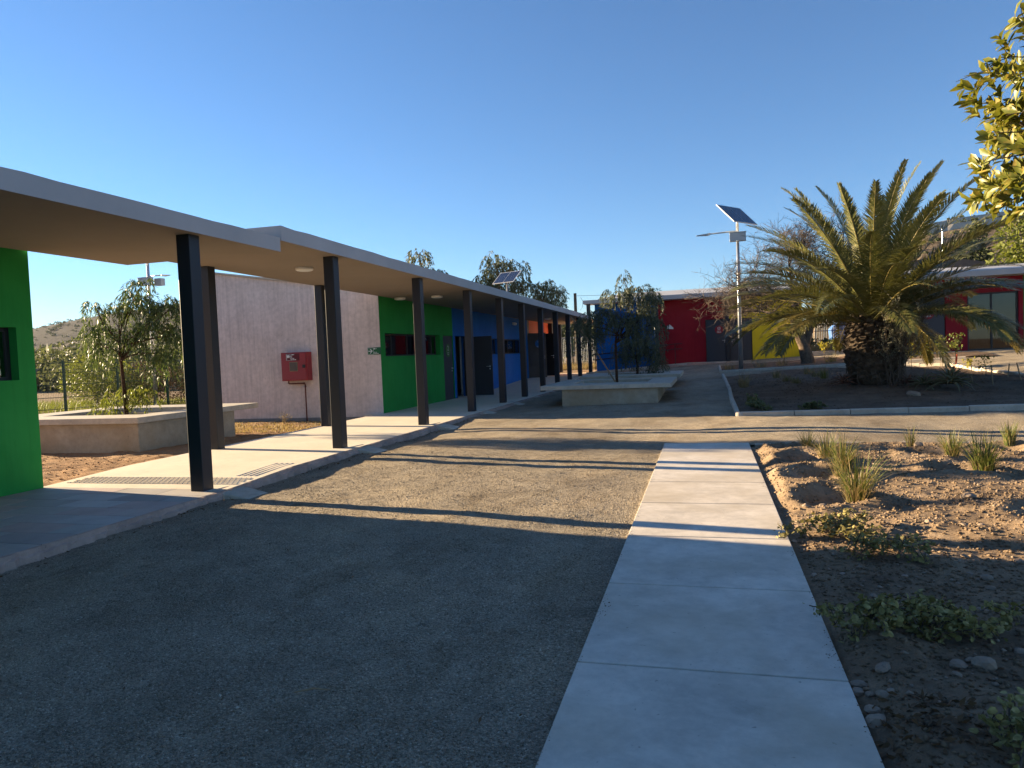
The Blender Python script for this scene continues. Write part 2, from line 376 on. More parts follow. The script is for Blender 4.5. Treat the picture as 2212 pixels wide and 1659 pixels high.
def sheet(name, xs, ys, zf, mat_, mask=None, parent=None):
    X, Y = grid(xs, ys); Z = zf(X, Y); nx, ny = len(xs), len(ys)
    V = np.stack([X, Y, Z], -1).reshape(-1, 3)
    i = np.arange(ny-1)[:, None]*nx + np.arange(nx-1)[None]
    Fc = np.stack([i, i+1, i+nx+1, i+nx], -1).reshape(-1, 4)
    if mask is not None:
        c = V[Fc].mean(1); Fc = Fc[mask(c[:, 0], c[:, 1])]
    return npmesh(name, V, Fc, mat_, parent, True)

def gr(lo, hi, fine_lo, fine_hi, step, grow=1.25):
    a = list(np.arange(fine_lo, fine_hi+1e-6, step)); s = step
    while a[-1] < hi: s *= grow; a.append(a[-1]+s)
    s = step
    while a[0] > lo: s *= grow; a.insert(0, a[0]-s)
    return a
struct('ground', sheet('ground', gr(-2500, 2500, -34, 30, 1.0), gr(-300, 3000, -10, 60, 1.0), lambda x, y: G(x, y)-.07, M['ground']))

# gravel courtyard
def gravel_z(x, y):
    near = np.clip((-4.2-x)/1.2, 0, 1)
    pth = np.exp(-((x+.67)/.45)**2)*(y < 12.2)
    return G(x, y) + (.017*wav(W1, x, y) + .006*wav(W2, x, y) + .003*wav(W3, x, y))*(1-.75*pth) - .012*near - .022*np.exp(-((x+.67)/1.2)**2)*(y < 12.2)
def bed1(x, y): return (x < np.interp(y, [14.9, 20.3, 22.35, 24.25, 25.2, 26.6], [9.5, 7.5, 7.25, 7.05, 5.9, 4.4]))
def gravel_mask(x, y):
    inpath = (x > -.60) & (y < 11.25)
    inbed1 = (x > .72) & (y > 15.1) & (y < 26.5) & bed1(x+.12, y)
    inbed2 = (x > .65) & (y < 32.4) & (y > 28.25-.25*(x-.5)) & (x < 8.8)
    return ~(inpath | inbed1 | inbed2)
struct('gravel_yard', sheet('gravel_yard', np.arange(-5.56, 17.0, .12), np.arange(-6, 37.0, .12), gravel_z, M['gravel'], gravel_mask))
# loose gravel stones close to the camera
def scatter_stones(name, n, xr, yr, zf, smin, smax, mat_, power=1.0, mask=None, seed=1, flat=.7):
    r_ = np.random.default_rng(seed)
    y = yr[0] + (yr[1]-yr[0])*r_.random(n)**power; x = r_.uniform(xr[0], xr[1], n)
    if mask is not None: k = mask(x, y); x, y = x[k], y[k]
    n = len(x); z = zf(x, y); s = smin + (smax-smin)*r_.random(n)**2.5
    base = np.array([(1, 0, 0), (0, 1, 0), (-1, 0, 0), (0, -1, 0), (0, 0, 1), (0, 0, -1)], float)
    V = base[None]*(s[:, None, None])*r_.uniform(.6, 1.35, (n, 6, 1))
    V[:, :, 2] *= flat; a = r_.uniform(0, 6.28, n); c, sn = np.cos(a)[:, None], np.sin(a)[:, None]
    X = V[:, :, 0]*c - V[:, :, 1]*sn; Y = V[:, :, 0]*sn + V[:, :, 1]*c
    V[:, :, 0] = X + x[:, None]; V[:, :, 1] = Y + y[:, None]; V[:, :, 2] += (z + s*.25)[:, None]
    f = np.array([(0, 1, 4), (1, 2, 4), (2, 3, 4), (3, 0, 4), (1, 0, 5), (2, 1, 5), (3, 2, 5), (0, 3, 5)])
    Fc = (f[None] + (np.arange(n)*6)[:, None, None]).reshape(-1, 3)
    return npmesh(name, V.reshape(-1, 3), Fc, mat_)
gs = scatter_stones('loose_gravel', 90000, (-5.5, -.7), (2.2, 12.5), gravel_z, .003, .0075, M['gravel'], 1.5, seed=2)
tag(gs, 'fine loose grey gravel covering the courtyard', 'gravel', kind='stuff')
gs = scatter_stones('pale_gravel_chips', 260, (-5.4, -.8), (2.3, 9), gravel_z, .004, .012, M['whitestone'], 1.3, seed=5)
tag(gs, 'scattered pale chips lying on the grey gravel', 'gravel', kind='stuff')

# soil sheets
BAS = [(1.16, 10.65, .33), (1.18, 9.75, .36), (1.16, 8.60, .42), (1.12, 7.50, .40), (2.72, 10.35, .34), (2.72, 9.1, .38), (3.75, 10.75, .34), (2.95, 6.75, .55), (4.2, 9.3, .4)]
def bed_z(x, y):
    z = G(x, y) + .012 + .02*wav(W1, x*1.3, y*1.3) + .013*wav(W2, x, y) + .007*wav(W3, x, y) + .0035*wav(W4, x, y)
    for bx, by, br in BAS:
        d = np.hypot((x-bx), (y-by)*.95 + .05*np.sin(x*9))/br
        z = z - .105*np.exp(-(d/.62)**4) + .045*np.exp(-((d-1.12)/.27)**2)
    d = np.abs(y - (6.4+.15*np.sin(x*2.3)+.08*np.sin(x*5.1))); z = z + .05*np.exp(-(d/.22)**2)*np.clip((x-1.2)/.3, 0, 1)
    e = np.clip((x-.60)/.16, 0, 1); z = np.where(x < .76, z*e + (1-e)*(G(x, y)-.035), z)
    return z
xs = np.concatenate([np.arange(.60, 3.2, .028), np.arange(3.2, 9, .07)]); ys = np.concatenate([np.arange(.6, 7, .028), np.arange(7, 11.28, .034)])
struct('planting_bed', sheet('planting_bed', xs, ys, bed_z, M['soil']))
def palmbed_z(x, y):
    m = np.exp(-(((x-4.1)/1.7)**2+((y-19.2)/2.0)**2))
    return G(x, y) + .02 + .12*m + .03*wav(W1, x, y) + .012*wav(W2, x, y) + .006*wav(W3, x, y)
struct('palm_bed', sheet('palm_bed', np.arange(.62, 9.5, .07), np.arange(15.0, 26.6, .07), palmbed_z, M['palmsoil'], bed1))
def bed2_z(x, y): return G(x, y) + .03 + .025*wav(W1, x, y) + .012*wav(W2, x, y)
struct('lamp_bed', sheet('lamp_bed', np.arange(.56, 9.0, .1), np.arange(26.0, 32.6, .1), bed2_z, M['palmsoil'], lambda x, y: y > 28.02-.25*(x-.5)))
def left_z(x, y): return G(x, y) + .025*wav(W1, x, y) + .014*wav(W2, x, y) + .008*wav(W3, x, y)
struct('bare_soil', sheet('bare_soil', np.arange(-17, -8.15, .06), np.arange(6.6, 17.28, .06), left_z, M['soilL']))
cl = scatter_stones('soil_clods', 22000, (.64, 3.8), (2.0, 11.2), bed_z, .003, .021, M['soil'], 1.3, seed=11)
tag(cl, 'small clods and grit strewn over the planting bed', 'soil', kind='stuff')
cl = scatter_stones('bark_litter', 5000, (.64, 3.0), (2.0, 6.3), bed_z, .004, .016, M['dryleaf'], 1.2, seed=15, flat=.3)
tag(cl, 'dark crumbs of bark and leaf litter on the shaded near bed', 'litter', kind='stuff')
cl = scatter_stones('bed_pebbles', 1400, (.64, 3.6), (2.0, 11.2), bed_z, .007, .02, M['stone'], 1.2, seed=16)
tag(cl, 'tiny grey pebbles strewn over the near bed', 'pebbles', kind='stuff')
cl = scatter_stones('dry_litter', 5000, (-14, -8.25), (7.3, 17.2), left_z, .005, .022, M['soilL'], 1, seed=12)
tag(cl, 'loose clods on the reddish soil beside the walkway', 'soil', kind='stuff')
cl = scatter_stones('bed_grit', 3000, (.7, 7), (15.1, 26), palmbed_z, .008, .03, M['palmsoil'], 1, bed1, seed=13)
tag(cl, 'grit and clods on the shaded palm bed', 'soil', kind='stuff')

# concrete path, one cast slab after the other
path = struct('concrete_path')
def pz(y): return float(np.interp(y, [-4, 2.5, 11.5], [-.215, -.165, -.088]))
js = [-1.3, -.1, 1.10, 2.31, 3.515, 4.735, 5.95, 7.2, 8.3, 9.45, 11.5]
for a, b in zip(js[:-1], js[1:]):
    mb = MB(); e = .008; x0, x1 = -.672, .588
    mb.hexa([(x0, a+e, pz(a)-.14), (x1, a+e, pz(a)-.14), (x1, b-e, pz(b)-.14), (x0, b-e, pz(b)-.14)], [(x0, a+e, pz(a)), (x1, a+e, pz(a)), (x1, b-e, pz(b)), (x0, b-e, pz(b))])
    mb.build('path_slab', M['path'], path, bevel=.006)
MB().box(-.66, .576, -1.3, 11.48, -.40, -.26).build('path_bed', M['skirt'], path)

# kerbs, stone by stone
KM = {}
def kerb_line(name, pts, L=1.0, wd=.085, h=.16, up=.10, mat_='kerb', jitter=.008, parent=None):
    root = parent or struct(name)
    r_ = random.Random(len(pts)*7+int(pts[0][0]*100))
    for p, q in zip(pts[:-1], pts[1:]):
        p = Vector(p); q = Vector(q); D = (q-p).length; n = max(1, round(D/L)); l = D/n; u = (q-p)/D
        key = (round(l, 2), wd, h, mat_)
        if key not in KM:
            mb = MB(); a = l/2-.006; t_ = wd/2
            mb.prism([(-t_, -h), (t_, -h), (t_, -.018), (t_-.02, 0), (-t_+.02, 0), (-t_, -.018)], 'y', -a, a)
            me = mb.build('kerb_stone', M[mat_]); KM[key] = me.data; bpy.data.objects.remove(me)
        for i in range(n):
            c = p + u*(l*(i+.5)); o = link('kerb_stone', KM[key], root)
            za = g1(*(c-u*l/2)); zb = g1(*(c+u*l/2)); o.location = (c.x, c.y, (za+zb)/2+up+r_.uniform(-jitter, jitter))
            o.rotation_euler = (math.atan2(zb-za, l), r_.uniform(-.02, .02), math.atan2(-u.x, u.y)+r_.uniform(-.012, .012))
    return root
kerb_line('kerb', [(.62, 14.93), (10.6, 14.78)])
kerb_line('kerb', [(.575, 15.08), (.56, 18.0), (.60, 21.0), (.56, 26.6)])
kerb_line('kerb', [(.52, 27.95), (4.72, 26.90), (8.0, 26.0)])
kerb_line('kerb', [(.50, 28.1), (.54, 32.2)])
kerb_line('kerb', [(.66, 11.33), (9.0, 11.30)], up=.012)
kerb_line('kerb', [(7.55, 19.9), (7.25, 22.3), (7.1, 24.25), (5.9, 25.1)], L=.32, wd=.17, h=.2, up=.09, mat_='whitestone', jitter=.02)
kerb_line('kerb', [(4.3, 26.35), (6.2, 25.4)], L=.9)
mb = MB(); mb.tube([(.60, 14.93, -.25), (.60, 14.93, .055), (.60, 14.93, .075)], [.075, .075, .055], 12)
tag(mb.build('kerb_post', M['kerb'], None, True), 'short round concrete post at the near corner of the palm bed', 'post')

# ------------------------------------------------------------------ walkway
WY = [-10, 7.25, 8.7, 25.8, 32, 60]; WZ = [-.05, -.05, 0, 0, .24, .30]
def wz(y): return float(np.interp(y, WY, WZ))
walk = struct('walkway')
mb = MB(); ks = [-8, 7.25, 8.7, 12, 17, 22, 25.8, 28, 30, 32, 36, 41]
for a, b in zip(ks[:-1], ks[1:]):
    d = .028 if b <= 7.25 else 0
    xb = -8.5 if b <= 7.25 else (-8.27 if b <= 17.2 else -8.6)
    za, zb = wz(a)-d, wz(b)-d
    mb.hexa([(xb, a, za-.5), (-5.50, a, za-.5), (-5.50, b, zb-.5), (xb, b, zb-.5)], [(xb, a, za), (-5.50, a, za), (-5.50, b, zb), (xb, b, zb)])
mb.build('walkway_slab', M['floor'], walk)
mb = MB(); r_ = random.Random(4); y = -6.0; prev = None    # rough plaster along the edge of the slab
while y < 35.4:
    x = -5.478 + r_.uniform(-.014, .014); zt = wz(y)-.004; zl = zt-.05+r_.uniform(-.02, .014); x2 = x+r_.uniform(.004, .04)
    ring = [(-5.52, y, zt-.5), (x2, y, zt-.5), (x2, y, zl), (x, y, zl+.014), (x, y, zt), (-5.502, y, zt+.002)]
    b = len(mb.v); mb.v += ring
    if prev is not None:
        for k in range(5): mb.f.append((prev+k, b+k, b+k+1, prev+k+1)); mb.m.append(0)
    prev = b; y += .07
mb.build('rough_edge', M['edge'], walk)
tw, tl = .342, .690
mb = MB().box(-tl/2, tl/2, -tw/2, tw/2, -.027, 0); t0 = mb.build('paving_tile', M['tile']); TM = t0.data; bpy.data.objects.remove(t0)
mb = MB().box(-tl/4, tl/4, -tw/2, tw/2, -.027, 0); t0 = mb.build('paving_tile', M['tile']); TH = t0.data; bpy.data.objects.remove(t0)
for i in range(16):
    yy = 7.25 - .175 - .35*i; half = i % 2
    x = -5.502
    seq = ([TH]+[TM]*4) if half else [TM]*4
    for me in seq:
        ln = .70 if me is TM else .35
        o = link('paving_tile', me, walk); o.location = (x-ln/2, yy, -.05 + random.uniform(-.0012, .0012)); x -= ln
# tactile warning strip of raised pads
mb = MB()
for iy in range(6):
    for ix in range(36):
        cx = -8.10 + ix*.072 + (iy % 2)*.036; cy = 7.52 + iy*.068
        if cx > -5.56: continue
        z = wz(cy); zb2 = wz(cy+.045)
        a, b2 = .026, .021
        mb.hexa([(cx-a, cy-b2, z-.004), (cx+a, cy-b2, z-.004), (cx+a, cy+b2, zb2-.004), (cx-a, cy+b2, zb2-.004)], [(cx-a*.7, cy-b2*.6, z+.009), (cx+a*.7, cy-b2*.6, z+.009), (cx+a*.7, cy+b2*.6, zb2+.009), (cx-a*.7, cy+b2*.6, zb2+.009)])
for k in range(4):
    x = -5.92+k*.085; mb.hexa([(x, 8.0, wz(8)-.004), (x+.03, 8.0, wz(8)-.004), (x+.03, 8.9, wz(8.9)-.004), (x, 8.9, wz(8.9)-.004)], [(x+.006, 8.0, wz(8)+.008), (x+.024, 8.0, wz(8)+.008), (x+.024, 8.9, wz(8.9)+.008), (x+.006, 8.9, wz(8.9)+.008)])
mb.build('tactile_strip', M['floor'], walk)
COLS = [7.20, 10.535, 14.14, 17.4, 20.32, 22.95, 25.70, 28.40, 31.1, 33.83]
for y in COLS[:9]:    # sloped concrete haunch beside each column foot
    z = wz(y); gz = g1(-5.1, y)-.05; mb = MB(); s = random.uniform(-.04, .05)
    mb.hexa([(-5.66, y-.10+s, gz), (-5.08, y-.06+s, gz), (-5.02, y+.30+s, gz), (-5.60, y+.34+s, gz)], [(-5.66, y-.10+s, z+.012), (-5.20, y-.06+s, z-.075), (-5.14, y+.30+s, z-.08), (-5.60, y+.34+s, z+.010)])
    mb.build('column_footing', M['rim'], walk, bevel=.015)

# ------------------------------------------------------------------ canopies with their columns
def column_mesh(h):
    return MB().box(-.09, .09, -.09, .09, 0, h).v
def add_column(root, x, y, z0, z1):
    mb = MB().box(x-.09, x+.09, y-.09, y+.09, z0-.02, z1); return mb.build('column', M['steel'], root, bevel=.008)
def wavy_slab(mb, x0, x1, y0, y1, zb0, zb1, th, seed, m=0):
    r_ = random.Random(seed); n = max(2, int((y1-y0)/.35)); prev = None
    for i in range(n+1):
        f = i/n; y = y0+(y1-y0)*f; zb = zb0+(zb1-zb0)*f; dz = r_.uniform(-.006, .006); dx = r_.uniform(-.003, .003)
        b = len(mb.v); mb.v += [(x0, y, zb), (x1+dx*.3, y, zb), (x1+dx, y, zb+th+dz), (x0, y, zb+th+.02)]
        if prev is not None:
            mb.f += [(prev, b, b+1, prev+1), (prev+1, b+1, b+2, prev+2), (prev+2, b+2, b+3, prev+3), (prev+3, b+3, b, prev)]; mb.m += [1, 0, 0, 0]
        else:
            mb.f.append((b, b+1, b+2, b+3)); mb.m.append(0)
        prev = b
    mb.f.append((prev+3, prev+2, prev+1, prev)); mb.m.append(0)
c1 = thing('walkway_canopy', (-6.9, 7.2, -.05), 'lower grey walkway canopy in front of the near green building', 'canopy', 'flat canopies over the walkway')
mb = MB(); wavy_slab(mb, -8.155, -5.60, -8, 8.80, 2.94, 2.94, .19, 1); mb.build('canopy_slab', [M['fascia'], M['soffit']], c1)
add_column(c1, -5.80, 7.20, -.05, 2.945)
add_column(c1, -5.80, 2.6, -.05, 2.945)
c2 = thing('walkway_canopy', (-6.9, 20, 0), 'long grey walkway canopy carried by a row of dark columns', 'canopy', 'flat canopies over the walkway')
mb = MB(); wavy_slab(mb, -8.19, -5.59, 8.815, 35.6, 3.095, 3.0, .20, 2); mb.build('canopy_slab', [M['fascia'], M['soffit']], c2)
def sof(y): return 3.095 - .095*(y-8.8)/26.8
for y in COLS[1:]: add_column(c2, -5.80, y, wz(y), sof(y)+.004)
for y in (10.48, 14.16): add_column(c2, -8.095, y, 0, sof(y)+.004)

# ------------------------------------------------------------------ walls with openings
def wall(mb, axis, f, t, u0, u1, z0, z1, ops=(), m=0):
    """wall whose outer face lies at axis=f, thickness t towards -t side; ops (u0,u1,z0,z1)"""
    us = sorted({u0, u1, *[o[0] for o in ops], *[o[1] for o in ops]}); zs = sorted({z0, z1, *[o[2] for o in ops], *[o[3] for o in ops]})
    def P(u, z, d): return (f-d, u, z) if axis == 'x' else (u, f+d, z)
    def inop(a, b, c, d): return any(o[0] <= a+1e-6 and b <= o[1]+1e-6 and o[2] <= c+1e-6 and d <= o[3]+1e-6 for o in ops)
    for a, b in zip(us[:-1], us[1:]):
        for c, d in zip(zs[:-1], zs[1:]):
            if inop(a, b, c, d): continue
            mb.add([P(a, c, 0), P(b, c, 0), P(b, d, 0), P(a, d, 0)], [(0, 1, 2, 3)], m); mb.add([P(a, c, t), P(b, c, t), P(b, d, t), P(a, d, t)], [(3, 2, 1, 0)], m)
    for (a, b, c, d) in list(ops)+[(u0, u1, z0, z1)]:
        for (p, q) in (((a, c), (b, c)), ((b, c), (b, d)), ((b, d), (a, d)), ((a, d), (a, c))):
            mb.add([P(*p, 0), P(*q, 0), P(*q, t), P(*p, t)], [(0, 1, 2, 3)], m)
def window(root, axis, f, u0, u1, z0, z1, cuts, rec=.13, fr=.045, glass='glass', label=None, sash=None):
    """recessed dark-framed window; outer face plane f, looking along -axis"""
    def bx(mb, ua, ub, za, zb, da, db):
        if axis == 'x': mb.box(f-db, f-da, ua, ub, za, zb)
        else: mb.box(ua, ub, f+da, f+db, za, zb)
    w_ = MB(); bx(w_, u0, u1, z0, z0+fr, rec, rec+.06); bx(w_, u0, u1, z1-fr, z1, rec, rec+.06)
    us = [u0]+list(cuts)+[u1]
    for i, u in enumerate(us):
        a = u if i == 0 else (u-fr if i == len(us)-1 else u-fr/2); bx(w_, a, a+fr, z0+fr, z1-fr, rec+.001, rec+.059)
    wo_ = w_.build('window', M['black'], root)
    for i, (a, b) in enumerate(zip(us[:-1], us[1:])):
        p = MB(); bx(p, a+fr*.5, b-fr*.5, z0+fr*.8, z1-fr*.8, rec+.025, rec+.031); p.build('pane', M[glass], wo_)
    return wo_
def lever(root, p, d, n):   # lever handle and lock rose; d along the lever, n out of the door
    p = Vector(p); d = Vector(d); n = Vector(n); mb = MB()
    mb.tube([p, p+n*.012], .027, 12); mb.tube([p+n*.012, p+n*.055], .009, 8); mb.tube([p+n*.05, p+n*.05+d*.12], [.010, .008], 8)
    q = p+Vector((0, 0, -.085)); mb.tube([q, q+n*.012], .025, 12)
    return mb.build('door_handle', M['alu'], root, True)

# ------------------------------------------------------------------ near green building (left edge)
bA = thing('classroom_building', (-10.8, 0, -.05), 'bright green classroom building cut off by the left edge', 'building')
mb = MB(); wall(mb, 'x', -8.2, .2, -7, 7.23, -.08, 2.95, [(3.6, 7.0, 1.335, 1.985)]); mb.build('wall', M['green'], bA)
mb = MB(); mb.prism([(-13.5, -.3), (-8.402, -.3), (-8.402, 3.12), (-13.5, 3.95)], 'y', 7.02, 7.226); mb.build('gable_wall', M['gable'], bA)
mb = MB(); mb.box(-13.5, -13.3, -7, 7.02, -.3, 3.9); mb.build('rear_wall', M['gable'], bA)
mb = MB(); mb.prism([(-13.7, 3.96), (-8.16, 3.10), (-8.16, 3.2), (-13.7, 4.08)], 'y', -7.2, 7.35); mb.build('roof', M['roof'], bA)
window(bA, 'x', -8.2, 3.6, 7.0, 1.335, 1.985, (4.7, 5.8), rec=.12)
MB().box(-13.3, -8.42, -6.9, 7.0, -.2, -.05).build('floor', M['interior'], bA)

# ------------------------------------------------------------------ long building with green, blue and orange walls
bB = thing('classroom_building', (-10.8, 27, 0), 'long classroom building with green, blue and orange walls and a concrete gable', 'building')
mb = MB(); wall(mb, 'x', -8.19, .2, 17.262, 22.85, -.1, 3.12, [(17.55, 21.63, 1.49, 2.11), (21.90, 22.84, -.1, 2.11)])
mb.build('green_wall', M['green'], bB)
mb = MB(); wall(mb, 'x', -8.19, .2, 22.852, 33.35, -.1, 3.12, [(23.06, 24.28, -.1, 2.11), (25.8, 28.26, 1.44, 2.07), (29.0, 32.2, 1.44, 2.07)])
mb.build('blue_wall', M['blue'], bB)
mb = MB(); wall(mb, 'x', -8.19, .2, 33.75, 38.1, -.1, 3.12, [(33.9, 36.2, -.1, 2.4)]); mb.build('orange_wall', M['orange'], bB)
MB().box(-8.45, -8.20, 33.35, 33.75, -.1, 3.1).build('wall_recess', M['steel'], bB)
mb = MB(); mb.prism([(-13.5, -.35), (-8.191, -.35), (-8.191, 3.185), (-13.5, 4.03)], 'y', 17.248, 17.2605); mb.build('gable_wall', M['gable'], bB)
mb = MB(); mb.prism([(-13.5, -.35), (-8.392, -.35), (-8.392, 3.2), (-13.5, 4.02)], 'y', 17.264, 17.46); mb.build('gable_core', M['gable'], bB)
MB().box(-13.5, -8.30, 17.232, 17.2475, -.4, -.075).build('skirting', M['skirt'], bB)
mb = MB(); mb.prism([(-13.62, 4.055), (-8.19, 3.19), (-8.19, 3.235), (-13.62, 4.10)], 'y', 17.18, 17.5); mb.build('roof_flashing', M['rim'], bB)
mb = MB(); mb.prism([(-13.7, 4.03), (-8.2, 3.16), (-8.2, 3.22), (-13.7, 4.09)], 'y', 17.5, 38.2); mb.build('roof', M['roof'], bB)
mb = MB(); wall(mb, 'x', -13.3, .2, 17.46, 38.1, -.3, 4.0, []); mb.build('rear_wall', M['interior'], bB)
for yy in (22.75, 28.5): MB().box(-13.29, -8.4, yy, yy+.12, -.019, 2.899).build('partition', M['interior'], bB)
mb = MB(); wall(mb, 'y', 33.5, .15, -13.3, -8.4, -.1, 3.1, [(-9.9, -8.85, 1.35, 2.15)]); mb.build('end_wall', M['interior'], bB)
MB().box(-13.29, -8.4, 17.47, 38, -.2, -.02).build('floor', M['interior'], bB)
MB().box(-13.3, -8.4, 17.46, 38, 2.9, 2.95).build('ceiling', M['interior'], bB)
window(bB, 'x', -8.19, 17.55, 21.63, 1.49, 2.11, (18.27, 19.35, 20.42, 21.25), rec=.15)
window(bB, 'x', -8.19, 25.8, 28.26, 1.44, 2.07, (26.6, 27.4), rec=.13)
window(bB, 'x', -8.19, 29.0, 32.2, 1.44, 2.07, (29.55, 30.22, 31.2), rec=.13)
# closed green-sign door
dr = MB().box(-8.27, -8.222, 21.915, 22.825, -.01, 2.095).build('door', M['door'], bB, bevel=.004)
MB().box(-8.30, -8.205, 21.9, 21.914, -.05, 2.11).build('door_frame', M['black'], bB)
lever(dr, (-8.222, 22.72, 1.03), (0, -1, 0), (1, 0, 0))
sg = MB().disc((-8.2215, 22.40, 1.62), .215, 'x', .012, 36).build('round_sign', M['doorgreen'], dr)
text('2', 'sign_print', .23, M['signwhite'], dr, (-8.2085, 22.40, 1.62), (0, 1, 0), (0, 0, 1), 'CENTER')
text('Sala de\nclases', 'sign_print', .05, M['signwhite'], dr, (-8.2085, 22.40, 1.53), (0, 1, 0), (0, 0, 1), 'CENTER')
# open door leaf swung out across the walkway
for yy in (23.062, 24.24): MB().box(-8.30, -8.18, yy, yy+.038, -.015, 2.108).build('door_frame', M['black'], bB)
dr = MB().box(-8.17, -7.27, 24.285, 24.33, .012, 2.09).build('open_door', M['door'], bB, bevel=.004); dr['label'] = 'dark grey door standing open across the walkway'
lever(dr, (-7.36, 24.285, 1.02), (-1, 0, 0), (0, -1, 0))
# grey leaf with a blue round sign and a black leaf further on
dr = MB().box(-8.16, -7.30, 33.3, 33.345, .265, 2.37).build('open_door', M['shedwall'], bB, bevel=.004); dr['label'] = 'grey door leaf with a round blue sign'
lever(dr, (-7.38, 33.3, 1.26), (-1, 0, 0), (0, -1, 0))
MB().disc((-7.62, 33.288, 1.86), .19, 'y', .011, 36).build('round_sign', M['signblue'], dr)
mb = MB()
for (a, b2, c, d) in ((-7.68, -7.66, 1.93, 1.97), (-7.62, -7.58, 1.86, 1.90), (-7.65, -7.60, 1.78, 1.81), (-7.56, -7.54, 1.88, 1.90)): mb.box(a, b2, 33.284, 33.288, c, d)
mb.box(-7.74, -7.50, 33.284, 33.288, 1.735, 1.747).box(-7.72, -7.52, 33.284, 33.288, 1.705, 1.715)
mb.build('sign_print', M['signwhite'], dr)['kind'] = 'stuff'
dr = MB().box(-8.16, -7.20, 35.0, 35.045, .275, 2.37).build('open_door', M['darkdoor'], bB, bevel=.004); dr['label'] = 'black door leaf beyond the grey one'
lever(dr, (-7.30, 35.0, 1.27), (-1, 0, 0), (0, -1, 0))
MB().box(-8.22, -7.98, 38.1, 38.34, .2, 3.1).build('corner_post', M['darkdoor'], bB)
for (x, y) in ((-8.0, 40.3), (-7.0, 40.6)): MB().box(x-.09, x+.09, y-.09, y+.09, .2, 3.02).build('rear_column', M['steel'], bB, bevel=.008)
MB().box(-8.2, -5.8, 35.62, 40.9, 3.0, 3.12).build('rear_canopy_slab', M['soffit'], bB)
# curtain in the open blue doorway
mb = MB(); pts = [(-8.46+.025*math.sin(k*1.9), 24.30+.03*k) for k in range(17)]; b = len(mb.v)
for (x, y) in pts: mb.v += [(x, y, .05), (x, y, 2.12), (x-.006, y, 2.12), (x-.006, y, .05)]
for k in range(16):
    for q in range(4): mb.f.append((4*k+q, 4*k+(q+1) % 4, 4*k+4+(q+1) % 4, 4*k+4+q)); mb.m.append(0)
tag(mb.build('curtain', M['curtain'], None, True), 'white curtain hanging in the open blue doorway', 'curtain')
# desk seen through the doorway
ds = thing('desk', (-9.0, 23.6, 0), 'small steel-legged desk inside the open blue doorway', 'desk')
MB().box(-9.4, -8.75, 23.4, 24.0, .72, .75).build('desk_top', M['wood'], ds)
for (x, y) in ((-9.35, 23.45), (-8.8, 23.45), (-9.35, 23.95), (-8.8, 23.95)): MB().tube([(x, y, -.02), (x, y, .72)], .014, 8).build('leg', M['alu'], ds)

# ------------------------------------------------------------------ fittings on the long building
cb = thing('hose_cabinet', (-10.6, 17.2, .93), 'red fire hose cabinet mounted on the grey concrete gable', 'cabinet')
MB().box(-10.995, -10.21, 17.02, 17.2475, .937, 1.697).build('box', M['cabinet'], cb, bevel=.006)
dr = MB().box(-10.955, -10.245, 17.0, 17.0195, .965, 1.672).build('door', M['cabinet'], cb, bevel=.004)
MB().box(-10.735, -10.49, 16.992, 17.0, 1.19, 1.44).build('window_frame', M['wood'], dr, bevel=.003)
MB().box(-10.72, -10.505, 16.987, 16.9925, 1.205, 1.425).build('window_pane', M['shedwall'], dr)
MB().box(-10.345, -10.262, 16.985, 17.0, 1.275, 1.36).build('latch', M['black'], dr)
MB().box(-10.83, -10.43, 16.995, 16.9995, 1.475, 1.66).build('label_plate', M['darkred'], dr)
mb = MB()
for (a, b2, c, d) in ((-10.82, -10.645, 1.648, 1.653), (-10.82, -10.645, 1.482, 1.487), (-10.82, -10.815, 1.487, 1.648), (-10.65, -10.645, 1.487, 1.648),
    (-10.80, -10.725, 1.555, 1.625), (-10.805, -10.797, 1.51, 1.635), (-10.728, -10.72, 1.545, 1.635), (-10.715, -10.70, 1.58, 1.60), (-10.695, -10.665, 1.595, 1.612), (-10.69, -10.66, 1.565, 1.582), (-10.695, -10.665, 1.535, 1.552), (-10.69, -10.66, 1.505, 1.522), (-10.635, -10.612, 1.622, 1.648), (-10.602, -10.58, 1.626, 1.645)):
    mb.box(a, b2, 16.9915, 16.9948, c, d)
mb.build('label_print', M['signwhite'], dr)
text('Red\nhúmeda', 'label_text', .034, M['signwhite'], dr, (-10.635, 16.9935, 1.525), (1, 0, 0), (0, 0, 1), bold=.001)
pp = MB(); pp.tube([(-10.87, 17.13, .94), (-10.87, 17.13, .875), (-10.85, 17.13, .86), (-10.40, 17.13, .86), (-10.375, 17.13, .84), (-10.375, 17.13, -.2)], .019, 10)
pp.tube([(-10.87, 17.13, .885), (-10.87, 17.13, .865)], .026, 10).tube([(-10.43, 17.13, .86), (-10.39, 17.13, .86)], .026, 10).tube([(-10.375, 17.13, .80), (-10.375, 17.13, .76)], .026, 10)
pp.build('supply_pipe', M['pipe'], cb, True)
MB().tube([(-10.38, 17.10, .79), (-10.43, 17.06, .77), (-10.46, 17.06, .71)], [.014, .012, .008], 8).build('valve', M['galv'], cb, True)
es = thing('evacuation_sign', (-8.365, 17.25, 1.64), 'green arrow evacuation sign at the right end of the concrete gable', 'sign')
MB().box(-8.553, -8.178, 17.235, 17.2605, 1.545, 1.735).build('plate', M['signgreen'], es)
mb = MB()
for (a, b2, c, d) in ((-8.545, -8.385, 1.720, 1.726), (-8.545, -8.385, 1.554, 1.560), (-8.545, -8.539, 1.56, 1.72), (-8.391, -8.385, 1.56, 1.72), (-8.527, -8.43, 1.629, 1.651), (-8.375, -8.342, 1.682, 1.72), (-8.33, -8.295, 1.707, 1.715), (-8.33, -8.295, 1.690, 1.698)): mb.box(a, b2, 17.2315, 17.2348, c, d)
